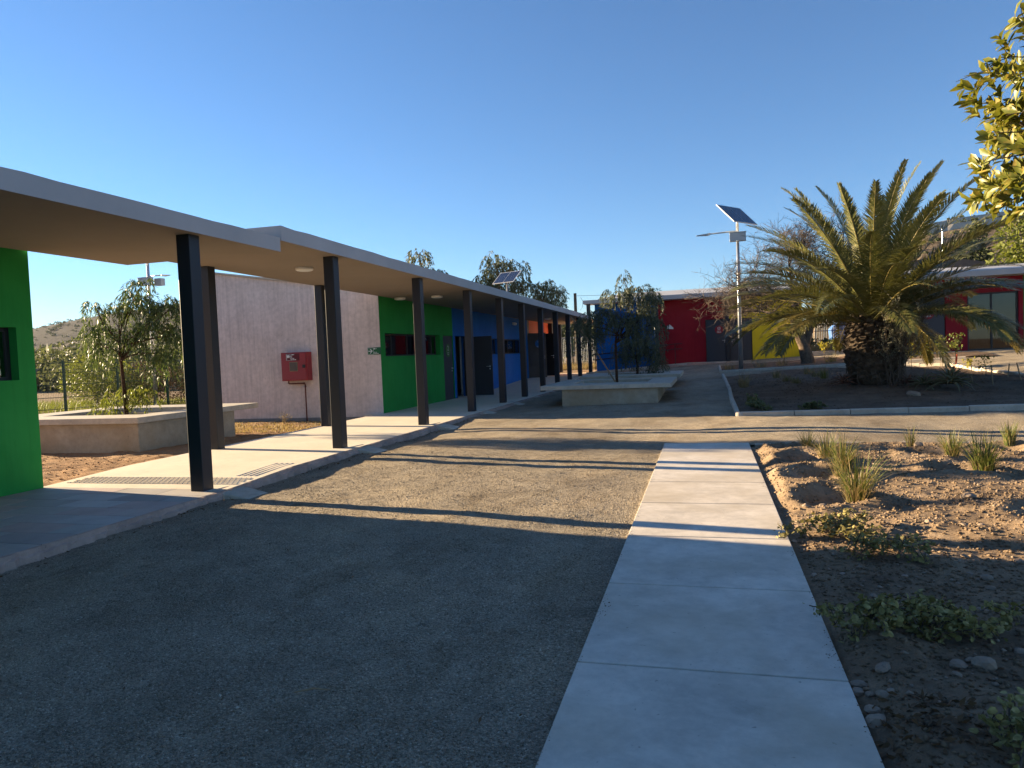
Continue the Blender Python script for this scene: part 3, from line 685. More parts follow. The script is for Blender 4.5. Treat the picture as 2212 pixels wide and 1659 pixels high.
mb.prism([(-8.492, 1.70), (-8.468, 1.70), (-8.407, 1.64), (-8.468, 1.58), (-8.492, 1.58), (-8.437, 1.64)][::-1], 'y', 17.2305, 17.2346)
mb.build('arrow_print', M['signwhite'], es)
text('Vía de\nevacuación', 'sign_text', .031, M['signwhite'], es, (-8.373, 17.2335, 1.597), (1, 0, 0), (0, 0, 1), bold=.001)
def ceiling_light(x, y, z, label):
    t = thing('ceiling_light', (x, y, z), label, 'ceiling light', 'round lights under the walkway canopy')
    mb = MB(); mb.tube([(x, y, z), (x, y, z-.05), (x, y, z-.062)], [.15, .15, .125], 28); mb.build('housing', M['white'], t, True)
    mb = MB(); mb.tube([(x, y, z-.060), (x, y, z-.066)], [.118, .11], 28); mb.build('diffuser', M['signwhite'], t, True)
ceiling_light(-6.80, 11.4, sof(11.4), 'round white ceiling light left of the second front column')
ceiling_light(-6.92, 18.2, sof(18.2), 'round white ceiling light above the walkway by the green wall')
ceiling_light(-7.95, 18.1, sof(18.1), 'small white ceiling light close to the top of the green wall')
ceiling_light(-7.0, 32.6, sof(32.6), 'ceiling light at the far end of the walkway canopy')
def emergency(y, z, label):
    t = thing('emergency_light', (-8.15, y, z), label, 'emergency light', 'twin-head emergency lights on the wall')
    MB().box(-8.185, -8.09, y-.16, y+.16, z-.055, z+.055).build('housing', M['white'], t, bevel=.01)
    for s in (-.08, .08): MB().tube([(-8.09, y+s, z), (-8.05, y+s, z-.01)], [.04, .048], 12).build('lamp_head', M['alu'], t, True)
emergency(19.68, 2.45, 'twin-head emergency light above the green-wall window')
emergency(30.78, 2.75, 'twin-head emergency light high on the blue wall')

# ------------------------------------------------------------------ far building with red, yellow and blue walls
bC = thing('classroom_building', (0, 38, .6), 'far classroom building with blue, dark red and yellow walls under a pale roof', 'building')
MB().prism([(-5.9, .0), (5.0, .0), (5.0, .645), (-.9, .64), (-2.3, .56), (-5.9, .33)], 'y', 36.25, 42).build('floor_slab', M['rim'], bC)
mb = MB()
for k in range(16):
    x = -2.3+k*.46; zt = .555 if x < -1 else .632
    mb.box(x+.005, x+.452, 36.19, 36.252, .2, zt-random.uniform(0, .03))
mb.build('slab_edge', M['edge'], bC)
mb = MB(); wall(mb, 'y', 37.2, .2, -5.5, -2.302, .3, 3.86); mb.build('blue_wall', M['blue'], bC)
mb = MB(); wall(mb, 'y', 37.2, .2, -2.30, 1.10, .4, 3.86, [(0.0, .975, .64, 2.74)]); mb.build('red_wall', M['red'], bC)
mb = MB(); wall(mb, 'y', 37.2, .2, 1.102, 4.5, .5, 3.86, [(1.13, 2.20, .64, 2.745)]); mb.build('yellow_wall', M['yellow'], bC)
for x in (-5.498, 4.298): MB().box(x, x+.2, 37.402, 41.79, .2, 3.84).build('side_wall', M['gable'], bC)
MB().box(-5.3, 4.3, 41.8, 42, .3, 3.86).build('rear_wall', M['gable'], bC)
MB().box(-5.95, 5.2, 36.3, 37.6, 3.80, 3.985).build('fascia', M['fascia'], bC)
mb = MB(); mb.hexa([(-5.2, 36.42, 3.99), (5.1, 36.42, 3.99), (5.1, 42.2, 4.0), (-5.2, 42.2, 4.0)], [(-5.2, 36.42, 4.02), (5.1, 36.42, 4.02), (5.1, 42.2, 4.68), (-4.6, 42.2, 4.68)]); mb.build('roof', M['roof'], bC)
for x in (-5.72, -2.33, 1.03): MB().box(x-.09, x+.09, 36.45, 36.63, .3, 3.805).build('column', M['steel'], bC, bevel=.008)
MB().tube([(-2.44, 36.55, 1.7), (-2.44, 36.55, 3.0)], .02, 8).build('downpipe', M['alu'], bC)
for (a, b2, hx, dx, mt) in ((.0, .975, .90, -1, 'door'), (1.13, 2.20, 1.25, 1, 'door')):
    dr = MB().box(a+.035, b2-.035, 37.23, 37.28, .642, 2.705).build('door', M[mt], bC, bevel=.004)
    MB().box(a, a+.033, 37.205, 37.30, .642, 2.74).box(b2-.033, b2, 37.205, 37.30, .642, 2.74).box(a+.033, b2-.033, 37.205, 37.30, 2.707, 2.74).build('door_frame', M['darkdoor'], bC)
    lever(dr, (hx, 37.23, 1.68), (dx, 0, 0), (0, -1, 0))
    if dx < 0:
        MB().disc((.645, 37.216, 2.21), .205, 'y', .012, 36).build('round_sign', M['signred'], dr)
        mb = MB(); hx_ = [(.645+.072*math.cos(R(30+60*k)), 2.275+.078*math.sin(R(30+60*k))) for k in range(6)]
        for k in range(6):
            p, q = hx_[k], hx_[(k+1) % 6]; mb.tube([(p[0], 37.213, p[1]), (q[0], 37.213, q[1])], .008, 6)
        for k in (0, 2, 4): mb.tube([(.645, 37.213, 2.275), (hx_[k][0], 37.213, hx_[k][1])], .008, 6)
        mb.build('sign_print', M['signwhite'], dr)
        text('Material\ndidáctico', 'sign_print', .058, M['signwhite'], dr, (.645, 37.214, 2.125), (1, 0, 0), (0, 0, 1), 'CENTER', .001)
    else:
        MB().disc((1.62, 37.216, 2.21), .205, 'y', .012, 36).build('round_sign', M['yellow'], dr)
rl = thing('handrail', (-1.5, 36.6, .58), 'dark double handrail in front of the dark red wall', 'handrail')
MB().tube([(-1.48, 36.55, .55), (-1.48, 36.55, 1.60)], .022, 8).build('post', M['rust'], rl)
for z in (1.60, 1.35): MB().tube([(-2.24, 36.55, z-.05), (-1.9, 36.55, z-.045), (-1.48, 36.55, z), (-1.14, 36.55, z)], .024, 8).build('rail', M['rust'], rl)
for z in (1.56, 1.31): MB().box(-1.42, -1.36, 36.56, 37.2, z-.03, z-.01).build('bracket', M['rust'], rl)
rl = thing('handrail', (-4, 36.9, .4), 'dark double handrail along the blue wall behind the planters', 'handrail')
for z in (1.32, 1.05): MB().tube([(-5.6, 36.9, z-.1), (-2.45, 36.9, z+.08)], .03, 8).build('rail', M['steel'], rl)
for x in (-5.5, -4.0, -2.6): MB().tube([(x, 36.9, .3), (x, 36.9, 1.3)], .022, 8).build('post', M['steel'], rl)
cs = thing('wall_sign', (-1.75, 37.17, 2.45), 'small black round sign with a white flap on the dark red wall', 'sign')
MB().disc((-1.80, 37.185, 2.45), .125, 'y', .014, 28).build('disc', M['black'], cs)
mb = MB(); mb.prism([(-1.74, 2.60), (-1.79, 2.37), (-1.56, 2.35), (-1.55, 2.41)], 'y', 37.165, 37.172); mb.build('flap', M['signwhite'], cs)
mb = MB(); mb.prism([(-1.84, 2.53), (-1.81, 2.53), (-1.81, 2.45), (-1.79, 2.42), (-1.86, 2.39), (-1.88, 2.41), (-1.84, 2.44)], 'y', 37.178, 37.1835); mb.build('sign_print', M['signwhite'], cs)

# ------------------------------------------------------------------ right-hand building with glass doors
bD = thing('classroom_building', (9.5, 30, .88), 'right-hand building with dark red and green walls and sliding glass doors', 'building')
MB().box(6.6, 16, 28.2, 29.19, .35, .87).build('floor_slab', M['rim'], bD)
mb = MB(); wall(mb, 'y', 29.2, .2, 6.75, 10.80, .4, 3.45, [(7.55, 8.36, .87, 3.0), (9.05, 10.66, .87, 2.92)]); mb.build('red_wall', M['red'], bD)
mb = MB(); wall(mb, 'y', 29.2, .2, 10.802, 15.8, .4, 3.45); mb.build('green_wall', M['green'], bD)
MB().box(6.75, 15.8, 33.8, 34, .4, 3.44).build('rear_wall', M['shedwall'], bD); MB().box(6.752, 6.95, 29.402, 33.79, .4, 3.435).build('side_wall', M['gable'], bD)
MB().box(6.96, 15.8, 29.41, 33.79, .80, .868).build('floor', M['shedwall'], bD)
MB().box(6.4, 16.2, 28.3, 34.4, 3.452, 3.63).build('roof_slab', M['fascia'], bD)
mb = MB(); mb.hexa([(6.5, 28.4, 3.634), (16.1, 28.4, 3.634), (16.1, 34.3, 3.634), (6.5, 34.3, 3.634)], [(6.5, 28.4, 3.66), (16.1, 28.4, 3.66), (16.1, 34.3, 4.3), (6.5, 34.3, 4.3)]); mb.build('roof', M['roof'], bD)
dr = MB().box(7.57, 8.34, 29.23, 29.28, .872, 2.98).build('door', M['door'], bD, bevel=.004)
MB().disc((7.80, 29.216, 2.26), .2, 'y', .012, 32).build('round_sign', M['signred'], dr)
mb = MB()
for (a, b2, c, d) in ((7.73, 7.75, 2.28, 2.36), (7.78, 7.82, 2.33, 2.35), (7.85, 7.87, 2.28, 2.35), (7.70, 7.88, 2.19, 2.205), (7.68, 7.90, 2.15, 2.165)): mb.box(a, b2, 29.208, 29.2155, c, d)
mb.build('sign_print', M['signwhite'], dr)
gl = window(bD, 'y', 29.2, 9.05, 10.66, .87, 2.92, (9.83,), rec=.06, fr=.06, glass='glassD')
MB().box(7.20, 7.38, 28.42, 28.6, .6, 3.45).build('column', M['steel'], bD, bevel=.008)
for k, (x, y, h, mt) in enumerate(((9.3, 30.0, .75, 'curtain'), (9.9, 30.6, .62, 'black'), (10.3, 30.1, .8, 'alu'))):
    t = thing('stacked_chair', (x, y, .868), ['pale chair wrapped in plastic behind the glass doors', 'black chair behind the left glass door', 'metal-framed chair behind the right glass door'][k], 'chair', 'chairs behind the glass doors')
    MB().box(x-.2, x+.2, y-.2, y+.2, .868+.42, .868+.46).build('seat', M[mt], t); MB().box(x-.2, x+.2, y+.17, y+.2, .868+.5, .868+.42+h*.6).build('backrest', M[mt], t)
    for sx in (-.18, .18):
        for sy in (-.18, .18): MB().tube([(x+sx, y+sy, .868), (x+sx*.9, y+sy*.9, .868+.42)], .012, 6).build('leg', M['alu'], t)

# ------------------------------------------------------------------ concrete planters
def planter(label, x0, x1, y0, y1, hole, body, zr, zb, soil):
    t = thing('concrete_planter', ((x0+x1)/2, (y0+y1)/2, zb), label, 'planter', 'concrete bench planters')
    hx0, hx1, hy0, hy1 = hole; th = .115; b0, b1, b2, b3 = body
    mb = MB()     # rim ring
    O = [(x0, y0), (x1, y0), (x1, y1), (x0, y1)]; I = [(hx0, hy0), (hx1, hy0), (hx1, hy1), (hx0, hy1)]
    v = [(p[0], p[1], zr) for p in O+I] + [(p[0], p[1], zr-th) for p in O+I]; f = []
    for k in range(4):
        j = (k+1) % 4; f += [(k, j, 4+j, 4+k), (8+j, 8+k, 12+k, 12+j), (k, 8+k, 8+j, j), (4+k, 4+j, 12+j, 12+k)]
    mb.add(v, f); mb.build('bench_rim', M['rim'], t, bevel=.012)
    mb = MB(); w_ = .16; a, b, c, d = b0, b1, b2, b3
    def lo(x, y): return g1(x, y)-.12
    O = [(a, c), (b, c), (b, d), (a, d)]; I = [(a+w_, c+w_), (b-w_, c+w_), (b-w_, d-w_), (a+w_, d-w_)]
    v = [(p[0], p[1], zr-th-.002) for p in O+I] + [(p[0], p[1], lo(*p)) for p in O+I]; f = []
    for k in range(4):
        j = (k+1) % 4; f += [(k, j, 4+j, 4+k), (k, 8+k, 8+j, j), (4+k, 4+j, 12+j, 12+k)]
    mb.add(v, f); mb.build('planter_body', M['planter'], t, bevel=.01)
    MB().box(a+.02, b-.02, c-.012, c-.001, zr-th-.06, zr-th-.004).build('render_band', M['planter'], t)
    sheet('soil', np.arange(a+w_+.002, b-w_, .08), np.arange(c+w_+.002, d-w_, .08), lambda X, Y: soil + .03*wav(W2, X, Y) - 0*X, M['soil'], parent=t)
    return t
planter('wide concrete bench planter behind the near dark column', -14.4, -10.33, 11.16, 14.95, (-13.5, -11.0, 12.0, 14.1), (-14.3, -10.40, 11.24, 14.12), .505, -.17, .25)
planter('nearer concrete bench planter in the middle of the yard', -4.28, -.87, 18.62, 22.35, (-3.62, -1.56, 19.75, 21.75), (-3.72, -1.22, 18.72, 22.1), .525, .0, .32)
planter('farther concrete bench planter just behind the nearer one', -4.0, -.80, 23.25, 26.55, (-3.3, -1.42, 24.2, 25.95), (-3.45, -1.15, 23.35, 26.3), .585, .1, .38)

# ------------------------------------------------------------------ solar street lamps
def lamp(x, y, z, h, label, arm=(-1, 0), face=(.81, -.59), tilt=R(45), box2=False, boxz=5.05):
    t = thing('solar_street_lamp', (x, y, z), label, 'street lamp', 'solar street lamps')
    mb = MB(); mb.tube([(x, y, z-.1), (x, y, z+h*.45), (x, y, z+h)], [.085, .07, .055], 16); mb.build('pole', M['galv'], t, True)
    mb = MB(); mb.tube([(x, y, z), (x, y, z+.03)], .16, 16); mb.build('base_plate', M['galv'], t)
    a = Vector((arm[0], arm[1], 0)).normalized(); p = Vector((x, y, z+boxz+.25))
    mb = MB(); mb.tube([p, p+a*.45+Vector((0, 0, -.02)), p+a*1.0+Vector((0, 0, -.05))], [.028, .028, .026], 8); mb.build('lamp_arm', M['galv'], t, True)
    e = p+a*1.0+Vector((0, 0, -.05)); s = a.cross(Vector((0, 0, 1)))
    mb = MB(); q = [e, e+a*.10, e+a*.52]; hw = [.05, .10, .05]; hh = [.035, .035, .012]
    for k in range(3):
        for (sx, sz) in ((-1, -1), (1, -1), (1, 1), (-1, 1)): mb.v.append(tuple(q[k]+s*hw[k]*sx+Vector((0, 0, hh[k]*sz-.02*k))))
    for k in range(2):
        for j in range(4): mb.f.append((4*k+j, 4*k+(j+1) % 4, 4*k+4+(j+1) % 4, 4*k+4+j)); mb.m.append(0)
    mb.f += [(3, 2, 1, 0), (8, 9, 10, 11)]; mb.m += [0, 0]; mb.build('lamp_head', M['galvbox'], t)
    bz = z+boxz; mb = MB(); mb.box(x-.29, x+.29, y-.30, y-.06, bz-.16, bz+.16).box(x-.31, x+.31, y-.32, y-.05, bz+.16, bz+.18); mb.build('battery_box', M['galvbox'], t, bevel=.006)
    if box2:
        mb = MB(); mb.box(x+.25, x+.60, y+.02, y+.26, bz-.16, bz+.14); mb.build('battery_box', M['galvbox'], t, bevel=.006)
    # panel: horizontal edge e, face azimuth d, tilt from the horizontal
    fd = Vector((face[0], face[1], 0)).normalized(); ex = Vector((0, 0, 1)).cross(fd); ey = -fd*math.cos(tilt) + Vector((0, 0, 1))*math.sin(tilt); ez = ex.cross(ey)
    if ez.z < 0: ex = -ex; ez = ex.cross(ey)
    L, W = .53, .76; pc = Vector((x, y, z+h+.33)); fm = MB().box(-W, W, -L, L, -.02, .012); cm = MB()
    def T(q): return tuple(pc+ex*q[0]+ey*q[1]+ez*q[2])
    fm.v = [T(q) for q in fm.v]; fo = fm.build('solar_panel', M['alu'], t)
    for c0 in (-W+.03, .012):
        me = MB().box(0, W-.042, -L+.03, L-.03, .0125, .0155); me.v = [T((q[0]+c0, q[1], q[2])) for q in me.v]; me.build('solar_cells', M['solar'], fo)
    mb = MB(); mb.tube([(x, y, z+h-.05), (x, y, z+h+.31)], .035, 10); mb.build('panel_mount', M['galv'], t)
    return t
lamp(1.27, 28.78, g1(1.27, 28.78), 5.55, 'solar street lamp with dark panel left of the palm', arm=(-1, -.12), boxz=5.02)
lamp(-22.64, 25.55, -.17, 7.2, 'solar street lamp behind the left planter tree', arm=(.95, -.3), box2=True, boxz=5.25)
lamp(-10.9, 40, .3, 5.2, 'solar street lamp rising behind the long building roof', arm=(-.4, .9), face=(-.4, -.92), tilt=R(40), boxz=4.0)

# ------------------------------------------------------------------ fences
def mesh_fence(name, label, pts, h, step, z, wire, post_r=.035, rails=(), matp='fence', matw='fence', tops=0):
    t = thing(name, (pts[0][0], pts[0][1], z), label, 'fence')
    for p in pts:
        MB().box(p[0]-post_r, p[0]+post_r, p[1]-post_r, p[1]+post_r, z-.3, z+h+.06).build('post', M[matp], t)
    for p, q in zip(pts[:-1], pts[1:]):
        D = math.hypot(q[0]-p[0], q[1]-p[1]); n = int(D/step); ux, uy = (q[0]-p[0])/D, (q[1]-p[1])/D; V = []; Fc = []
        r_ = wire
        for i in range(1, n):
            x, y = p[0]+ux*D*i/n, p[1]+uy*D*i/n; b = len(V)
            for zz in (z+.05, z+h): V += [(x-ux*r_, y-uy*r_, zz), (x+uy*r_, y-ux*r_, zz), (x+ux*r_, y+uy*r_, zz), (x-uy*r_, y+ux*r_, zz)]
            for k in range(4): Fc.append((b+k, b+(k+1) % 4, b+4+(k+1) % 4, b+4+k))
        for zz in rails:
            b = len(V); e = .018
            for (x, y) in (p, q): V += [(x+uy*e, y-ux*e, zz-.012), (x-uy*e, y+ux*e, zz-.012), (x-uy*e, y+ux*e, zz+.012), (x+uy*e, y-ux*e, zz+.012)]
            for k in range(4): Fc.append((b+k, b+(k+1) % 4, b+4+(k+1) % 4, b+4+k))
        npmesh('wire_panel', V, Fc, M[matw], t)
    return t
d = Vector((-22.3+24.27, 25.8-22.61)).normalized()
fp = [(-24.27+d.x*k*2.0, 22.61+d.y*k*2.0) for k in (-3, -2, -1, 0)] + [(-24.27+d.x*k*1.9, 22.61+d.y*k*1.9) for k in (1, 2, 3, 4, 5, 6)]
mesh_fence('mesh_fence', 'green welded wire mesh fence behind the left planter', fp, 2.0, .055, -.17, .0035, .035, rails=(.0, .45, .95, 1.42, 1.80))
mesh_fence('bar_fence', 'pale vertical wire fence beyond the walkway end', [(-16+2.5*k, 47) for k in range(6)], 1.9, .10, .5, .010, .035, rails=(.65, 1.5, 2.35), matw='galvbox')
mesh_fence('bar_fence', 'wire fence between the yellow wall and the right-hand building', [(4.5, 42), (6.9, 42), (9.3, 42)], 1.9, .085, 1.0, .008, .035, rails=(1.1, 2.0, 2.85), matw='galvbox')
# low retaining wall and loose blocks in front of that fence
mb = MB(); mb.box(4.6, 9, 36.2, 36.45, .5, .98); tag(mb.build('low_wall', M['rim'], None, bevel=.01), 'low pale concrete wall in front of the far wire fence', 'wall')
tag(MB().prism([(6.0, .9), (9.5, .9), (9.5, 3.1), (7.2, 3.0), (6.0, 2.5)], 'y', 52, 52.4).build('ruined_wall', M['ochre']), 'ochre mud wall beyond the wire fence under the palm', 'wall')
tag(MB().prism([(7.9, 1.2), (9.4, 1.2), (9.6, 2.0), (9.1, 2.75), (8.3, 2.8), (7.8, 2.2)], 'y', 50.5, 51.4).build('tarpaulin', M['tarp'], None, bevel=.08), 'blue tarpaulin draped over a heap beyond the fence', 'tarpaulin')
for k, x in enumerate((6.75, 7.3)):
    tag(MB().tube([(x, 50, .8), (x+.1, 50, 3.0)], [.09, .08], 8).build('wooden_post', M['wood']), ['leftmost upright wooden post beyond the fence', 'second upright wooden post beyond the fence'][k], 'post', 'wooden posts beyond the fence')
sh = thing('shed', (12.5, 60, 1.5), 'dark boarded shed on the slope behind the palm', 'shed')
MB().box(13.8, 20.8, 62, 66, 1, 6.6).build('wall', M['shedwall'], sh); MB().prism([(13.5, 6.6), (21.2, 6.6), (21.2, 6.75), (17, 7.6), (13.5, 6.9)], 'y', 61.7, 66.3).build('roof', M['shedwall'], sh)
MB().tube([(17.6, 61.9, 7), (17.6, 61.9, 9.6)], .05, 6).build('mast', M['galv'], sh)
up = thing('utility_pole', (-8.7, 50, .5), 'wooden utility pole with a wire beyond the planter tree', 'utility pole')
MB().tube([(-8.74, 50, .4), (-8.73, 50, 5.5)], [.13, .10], 10).build('pole', M['utility'], up)
pts = [(-8.6+k*1.6, 50-k*.4, 5.25-.06*k+.004*(k-4)**2) for k in range(9)]; MB().tube(pts, .011, 5).build('wire', M['black'], up)
MB().tube([(-8.35, 50, 5.2), (-8.2, 50, 4.9), (-8.25, 50, 4.5), (-8.4, 50, 4.3)], .012, 5).build('wire_loop', M['black'], up)

# ------------------------------------------------------------------ hills
def hill(name, mat_, prof, Y0, depth, base, ang0, ang1, n=120, m=26, rough=.03, seed=0, terr=0):
    """prof: list of (x/y, height/y) of the skyline at distance Y0"""
    Wa, Wb = waves(9, .01, .05), waves(12, .08, .3)
    A = np.linspace(ang0, ang1, n); H = np.interp(A, [p[0] for p in prof], [p[1] for p in prof])*Y0
    V = np.zeros((m, n, 3))
    for j in range(m):
        f = j/(m-1); yy = Y0 - depth*(1-f); h = base + (H-base)*(np.sin(f*np.pi/2)**1.25)
        x = A*Y0*(.55+.45*(yy/Y0)) ; V[j, :, 0] = A*yy*(1) ; V[j, :, 1] = yy
        dz = rough*H*f*(wav(Wa, A*Y0, yy)*.6+wav(Wb, A*Y0, yy)*.25)*(1-f**6)
        if terr: h = h + .0
        V[j, :, 2] = h + dz
    V = np.concatenate([V, V[-1:]+np.array([0, depth*.6, -1.0*Y0*.06])], 0); m += 1
    i = np.arange(m-1)[:, None]*n + np.arange(n-1)[None]; Fc = np.stack([i, i+1, i+n+1, i+n], -1).reshape(-1, 4)
    o = npmesh(name, V.reshape(-1, 3), Fc, mat_, None, True); struct(name, o); return V[:-1]
HL = hill('hill', M['hill'], [(-1.9, .03), (-1.5, .045), (-1.30, .062), (-1.14, .077), (-1.05, .0865), (-.99, .092), (-.83, .102), (-.6, .11), (-.3, .06), (0, .02)], 900, 420, -2, -1.9, 0, seed=1)
HM = hill('hill', M['hill2'], [(-1.9, .0), (-1.35, .012), (-1.12, .040), (-1.03, .056), (-.97, .067), (-.8, .08), (-.5, .08), (-.3, .04), (-.1, .01)], 520, 300, -2, -1.9, -.1, seed=2)
HR = hill('hill', M['hillR'], [(.10, .02), (.16, .045), (.20, .085), (.228, .116), (.255, .127), (.262, .134), (.30, .139), (.37, .143), (.6, .14), (.9, .1)], 190, 110, 1.5, .10, .9, seed=3, rough=.02)

# ------------------------------------------------------------------ leaf and branch generators
def unit(v): return v/np.maximum(np.linalg.norm(v, axis=-1, keepdims=True), 1e-9)
def diamonds(P, D, S, L, Wd, fold=.0):
    """leaves: base P, direction D, side S, length L, width W -> V,F (quads)"""
    L = np.broadcast_to(np.asarray(L, float), (len(P),))[:, None]; Wd = np.broadcast_to(np.asarray(Wd, float), (len(P),))[:, None]
    D = unit(D); S = unit(S - (S*D).sum(-1, keepdims=True)*D); Nn = np.cross(D, S)
    a = P; b = P + D*L*.45 + S*Wd*.5 + Nn*fold*Wd; c = P + D*L; d_ = P + D*L*.45 - S*Wd*.5 + Nn*fold*Wd
    V = np.stack([a, b, c, d_], 1).reshape(-1, 3); Fc = np.arange(len(P)*4).reshape(-1, 4); return V, Fc
def rnd(r_, n): return unit(r_.normal(size=(n, 3)))
def drooping(r_, starts, outs, lens, step, leaf, width, jitter=.35, droop=1.0):
    """hanging strands with pinnate leaves along them"""
    P = []; D = []; S = []
    for s, o, l in zip(starts, outs, lens):
        n = max(3, int(l/step)); f = (np.arange(n)+r_.random(n)*.5)/n
        path = s[None] + o[None]*(l*.38*(1-(1-f)**2))[:, None] + np.array([0, 0, -1.])*(l*droop*f**1.6)[:, None]
        P.append(np.repeat(path, 2, 0)); k = 2*n
        dd = o[None]*.3 + np.array([0, 0, -.75]) + r_.normal(size=(k, 3))*jitter*np.array([1, 1, .6]); D.append(dd); S.append(r_.normal(size=(k, 3)))
    P = np.concatenate(P); D = np.concatenate(D); S = np.concatenate(S); n = len(P)
    return diamonds(P, D, S, leaf*r_.uniform(.6, 1.3, n), width*r_.uniform(.7, 1.3, n))
def branch(mb, a, b, r0, r1, r_, bend=.12, n=5, sides=6):
    a = Vector(a); b = Vector(b); L = (b-a).length; pts = []; off = Vector((r_.uniform(-1, 1), r_.uniform(-1, 1), r_.uniform(-.3, .8)))*bend*L
    for k in range(n+1):
        f = k/n; pts.append(a.lerp(b, f) + off*math.sin(f*math.pi) + Vector((r_.uniform(-1, 1), r_.uniform(-1, 1), 0))*.015*L)
    mb.tube(pts, [r0+(r1-r0)*k/n for k in range(n+1)], sides, cap=False); return pts
def pepper_tree(name, label, base, trunk, blobs, n_str, leafL, leafW, strand, mat_, seed, rt=.06, step=.05, group=None, bark='bark2', droop=1.0, limb=.45):
    r_ = np.random.default_rng(seed); pr = random.Random(seed); t = thing(name, base, label, 'tree', group)
    mb = MB(); n = len(trunk); mb.tube(trunk, [rt*(1-.5*k/(n-1)) for k in range(n)], 9, cap=False)
    top = Vector(trunk[-1]); starts = []; outs = []; lens = []
    vol = np.array([b[1][0]*b[1][1]*b[1][2] for b in blobs])**.75; cnt = np.maximum(4, (n_str*vol/vol.sum()).astype(int))
    for (c, rad), k in zip(blobs, cnt):
        c = np.array(c); rad = np.array(rad)
        src = Vector(trunk[max(0, n-1-pr.randint(0, 1))]); tip = branch(mb, src, tuple(c), rt*limb, rt*.2, pr, .15, 6)
        for q in range(max(3, k//9)):
            u = rnd(r_, 1)[0]*rad*.75; branch(mb, tip[pr.randint(3, 6)], tuple(c+u), rt*.16, rt*.05, pr, .2, 4, 4)
        u = rnd(r_, k)*r_.random((k, 1))**.45; u[:, 2] = u[:, 2]*.8+.15
        starts.append(c+u*rad); o = u*np.array([1, 1, .35]) + r_.normal(size=(k, 3))*.25; outs.append(unit(o)); lens.append(strand*r_.uniform(.45, 1.25, k))
    mb.build('trunk', M[bark], t, True)
    V, Fc = drooping(r_, np.concatenate(starts), np.concatenate(outs), np.concatenate(lens), step, leafL, leafW, droop=droop)
    npmesh('crown', V, Fc, M[mat_], t); return t
def blob_tree(name, label, base, h, blobs, n, leaf, mat_, seed, rt=.12, group=None, bark='bark', cat='tree', shell=.5):
    r_ = np.random.default_rng(seed); pr = random.Random(seed); t = thing(name, base, label, cat, group)
    mb = MB(); top = Vector(base)+Vector((0, 0, h)); mb.tube([Vector(base)-Vector((0, 0, .2)), Vector(base).lerp(top, .5)+Vector((.05, 0, 0)), top], [rt, rt*.8, rt*.5], 7, cap=False)
    vol = np.array([b[1][0]*b[1][1]*b[1][2] for b in blobs])**.7; cnt = (n*vol/vol.sum()).astype(int); P = []; D = []
    for (c, rad), k in zip(blobs, cnt):
        branch(mb, top, c, rt*.4, rt*.12, pr); u = rnd(r_, k)*r_.random((k, 1))**shell
        sub = rnd(r_, 1+k//60)*.8; near = sub[r_.integers(0, len(sub), k)]; u = np.where(r_.random((k, 1)) < .55, near+u*.38, u)
        P.append(np.array(c)+u*np.array(rad)); D.append(u+r_.normal(size=(k, 3))*.8+np.array([0, 0, -.2]))
    P = np.concatenate(P); D = np.concatenate(D); k = len(P); mb.build('trunk', M[bark], t, True)
    V, Fc = diamonds(P, D, r_.normal(size=(k, 3)), leaf*r_.uniform(.6, 1.4, k), leaf*.5*r_.uniform(.6, 1.3, k)); npmesh('crown', V, Fc, M[mat_], t); return t

# ------------------------------------------------------------------ planter trees
pepper_tree('pepper_tree', 'drooping pepper tree growing in the left planter', (-12.5, 13.2, .25), [(-12.5, 13.2, .2), (-12.52, 13.2, .9), (-12.56, 13.2, 1.6), (-12.45, 13.2, 1.95)],
    [((-12.95, 13.1, 2.35), (.30, .35, .22)), ((-12.55, 13.2, 2.75), (.26, .3, .2)), ((-12.95, 13.0, 2.85), (.20, .25, .14)), ((-12.05, 13.2, 2.95), (.34, .35, .25)), ((-11.85, 13.2, 3.3), (.22, .25, .15)), ((-11.4, 13.3, 2.8), (.36, .35, .22)), ((-10.95, 13.2, 2.85), (.28, .3, .16)), ((-11.7, 13.2, 2.35), (.34, .35, .25)), ((-11.1, 13.3, 2.15), (.36, .35, .25)), ((-12.2, 13.1, 2.2), (.28, .3, .2)), ((-12.95, 13.1, 1.95), (.22, .3, .18)), ((-11.45, 13.1, 1.75), (.32, .3, .2))],
    400, .13, .022, .50, 'pepper', 21, rt=.05, step=.04)
pepper_tree('pepper_seedling', 'low leafy shrub at the foot of the left planter tree', (-12.3, 13.0, .25), [(-12.3, 13.0, .2), (-12.28, 13.0, .5), (-12.25, 13.0, .75)], [((-12.45, 13.0, .85), (.45, .35, .3)), ((-11.9, 13.0, .8), (.35, .3, .3)), ((-12.6, 12.8, .6), (.4, .3, .15))], 90, .12, .02, .35, 'bushy', 22, rt=.018, step=.045)
pepper_tree('pepper_tree', 'young pepper tree in the nearer middle planter', (-2.5, 20.75, .32), [(-2.5, 20.75, .3), (-2.5, 20.72, 1.0), (-2.5, 20.7, 1.6), (-2.36, 20.7, 1.8)],
    [((-2.4, 20.7, 3.0), (.42, .4, .22)), ((-1.8, 20.8, 3.08), (.38, .35, .22)), ((-1.45, 20.8, 2.9), (.28, .35, .28)), ((-1.7, 20.8, 2.35), (.42, .4, .35)), ((-2.75, 20.6, 2.5), (.34, .4, .25)), ((-3.2, 20.6, 2.35), (.28, .35, .28)), ((-3.5, 20.6, 2.15), (.22, .3, .25)), ((-2.2, 20.7, 3.45), (.12, .12, .28)), ((-2.3, 20.7, 2.25), (.45, .4, .3)), ((-3.1, 20.7, 1.85), (.3, .3, .25)), ((-1.35, 20.8, 2.15), (.25, .3, .25)), ((-2.0, 20.7, 1.95), (.35, .3, .2))],
    600, .12, .022, .45, 'peppersilver', 23, rt=.045, step=.042)
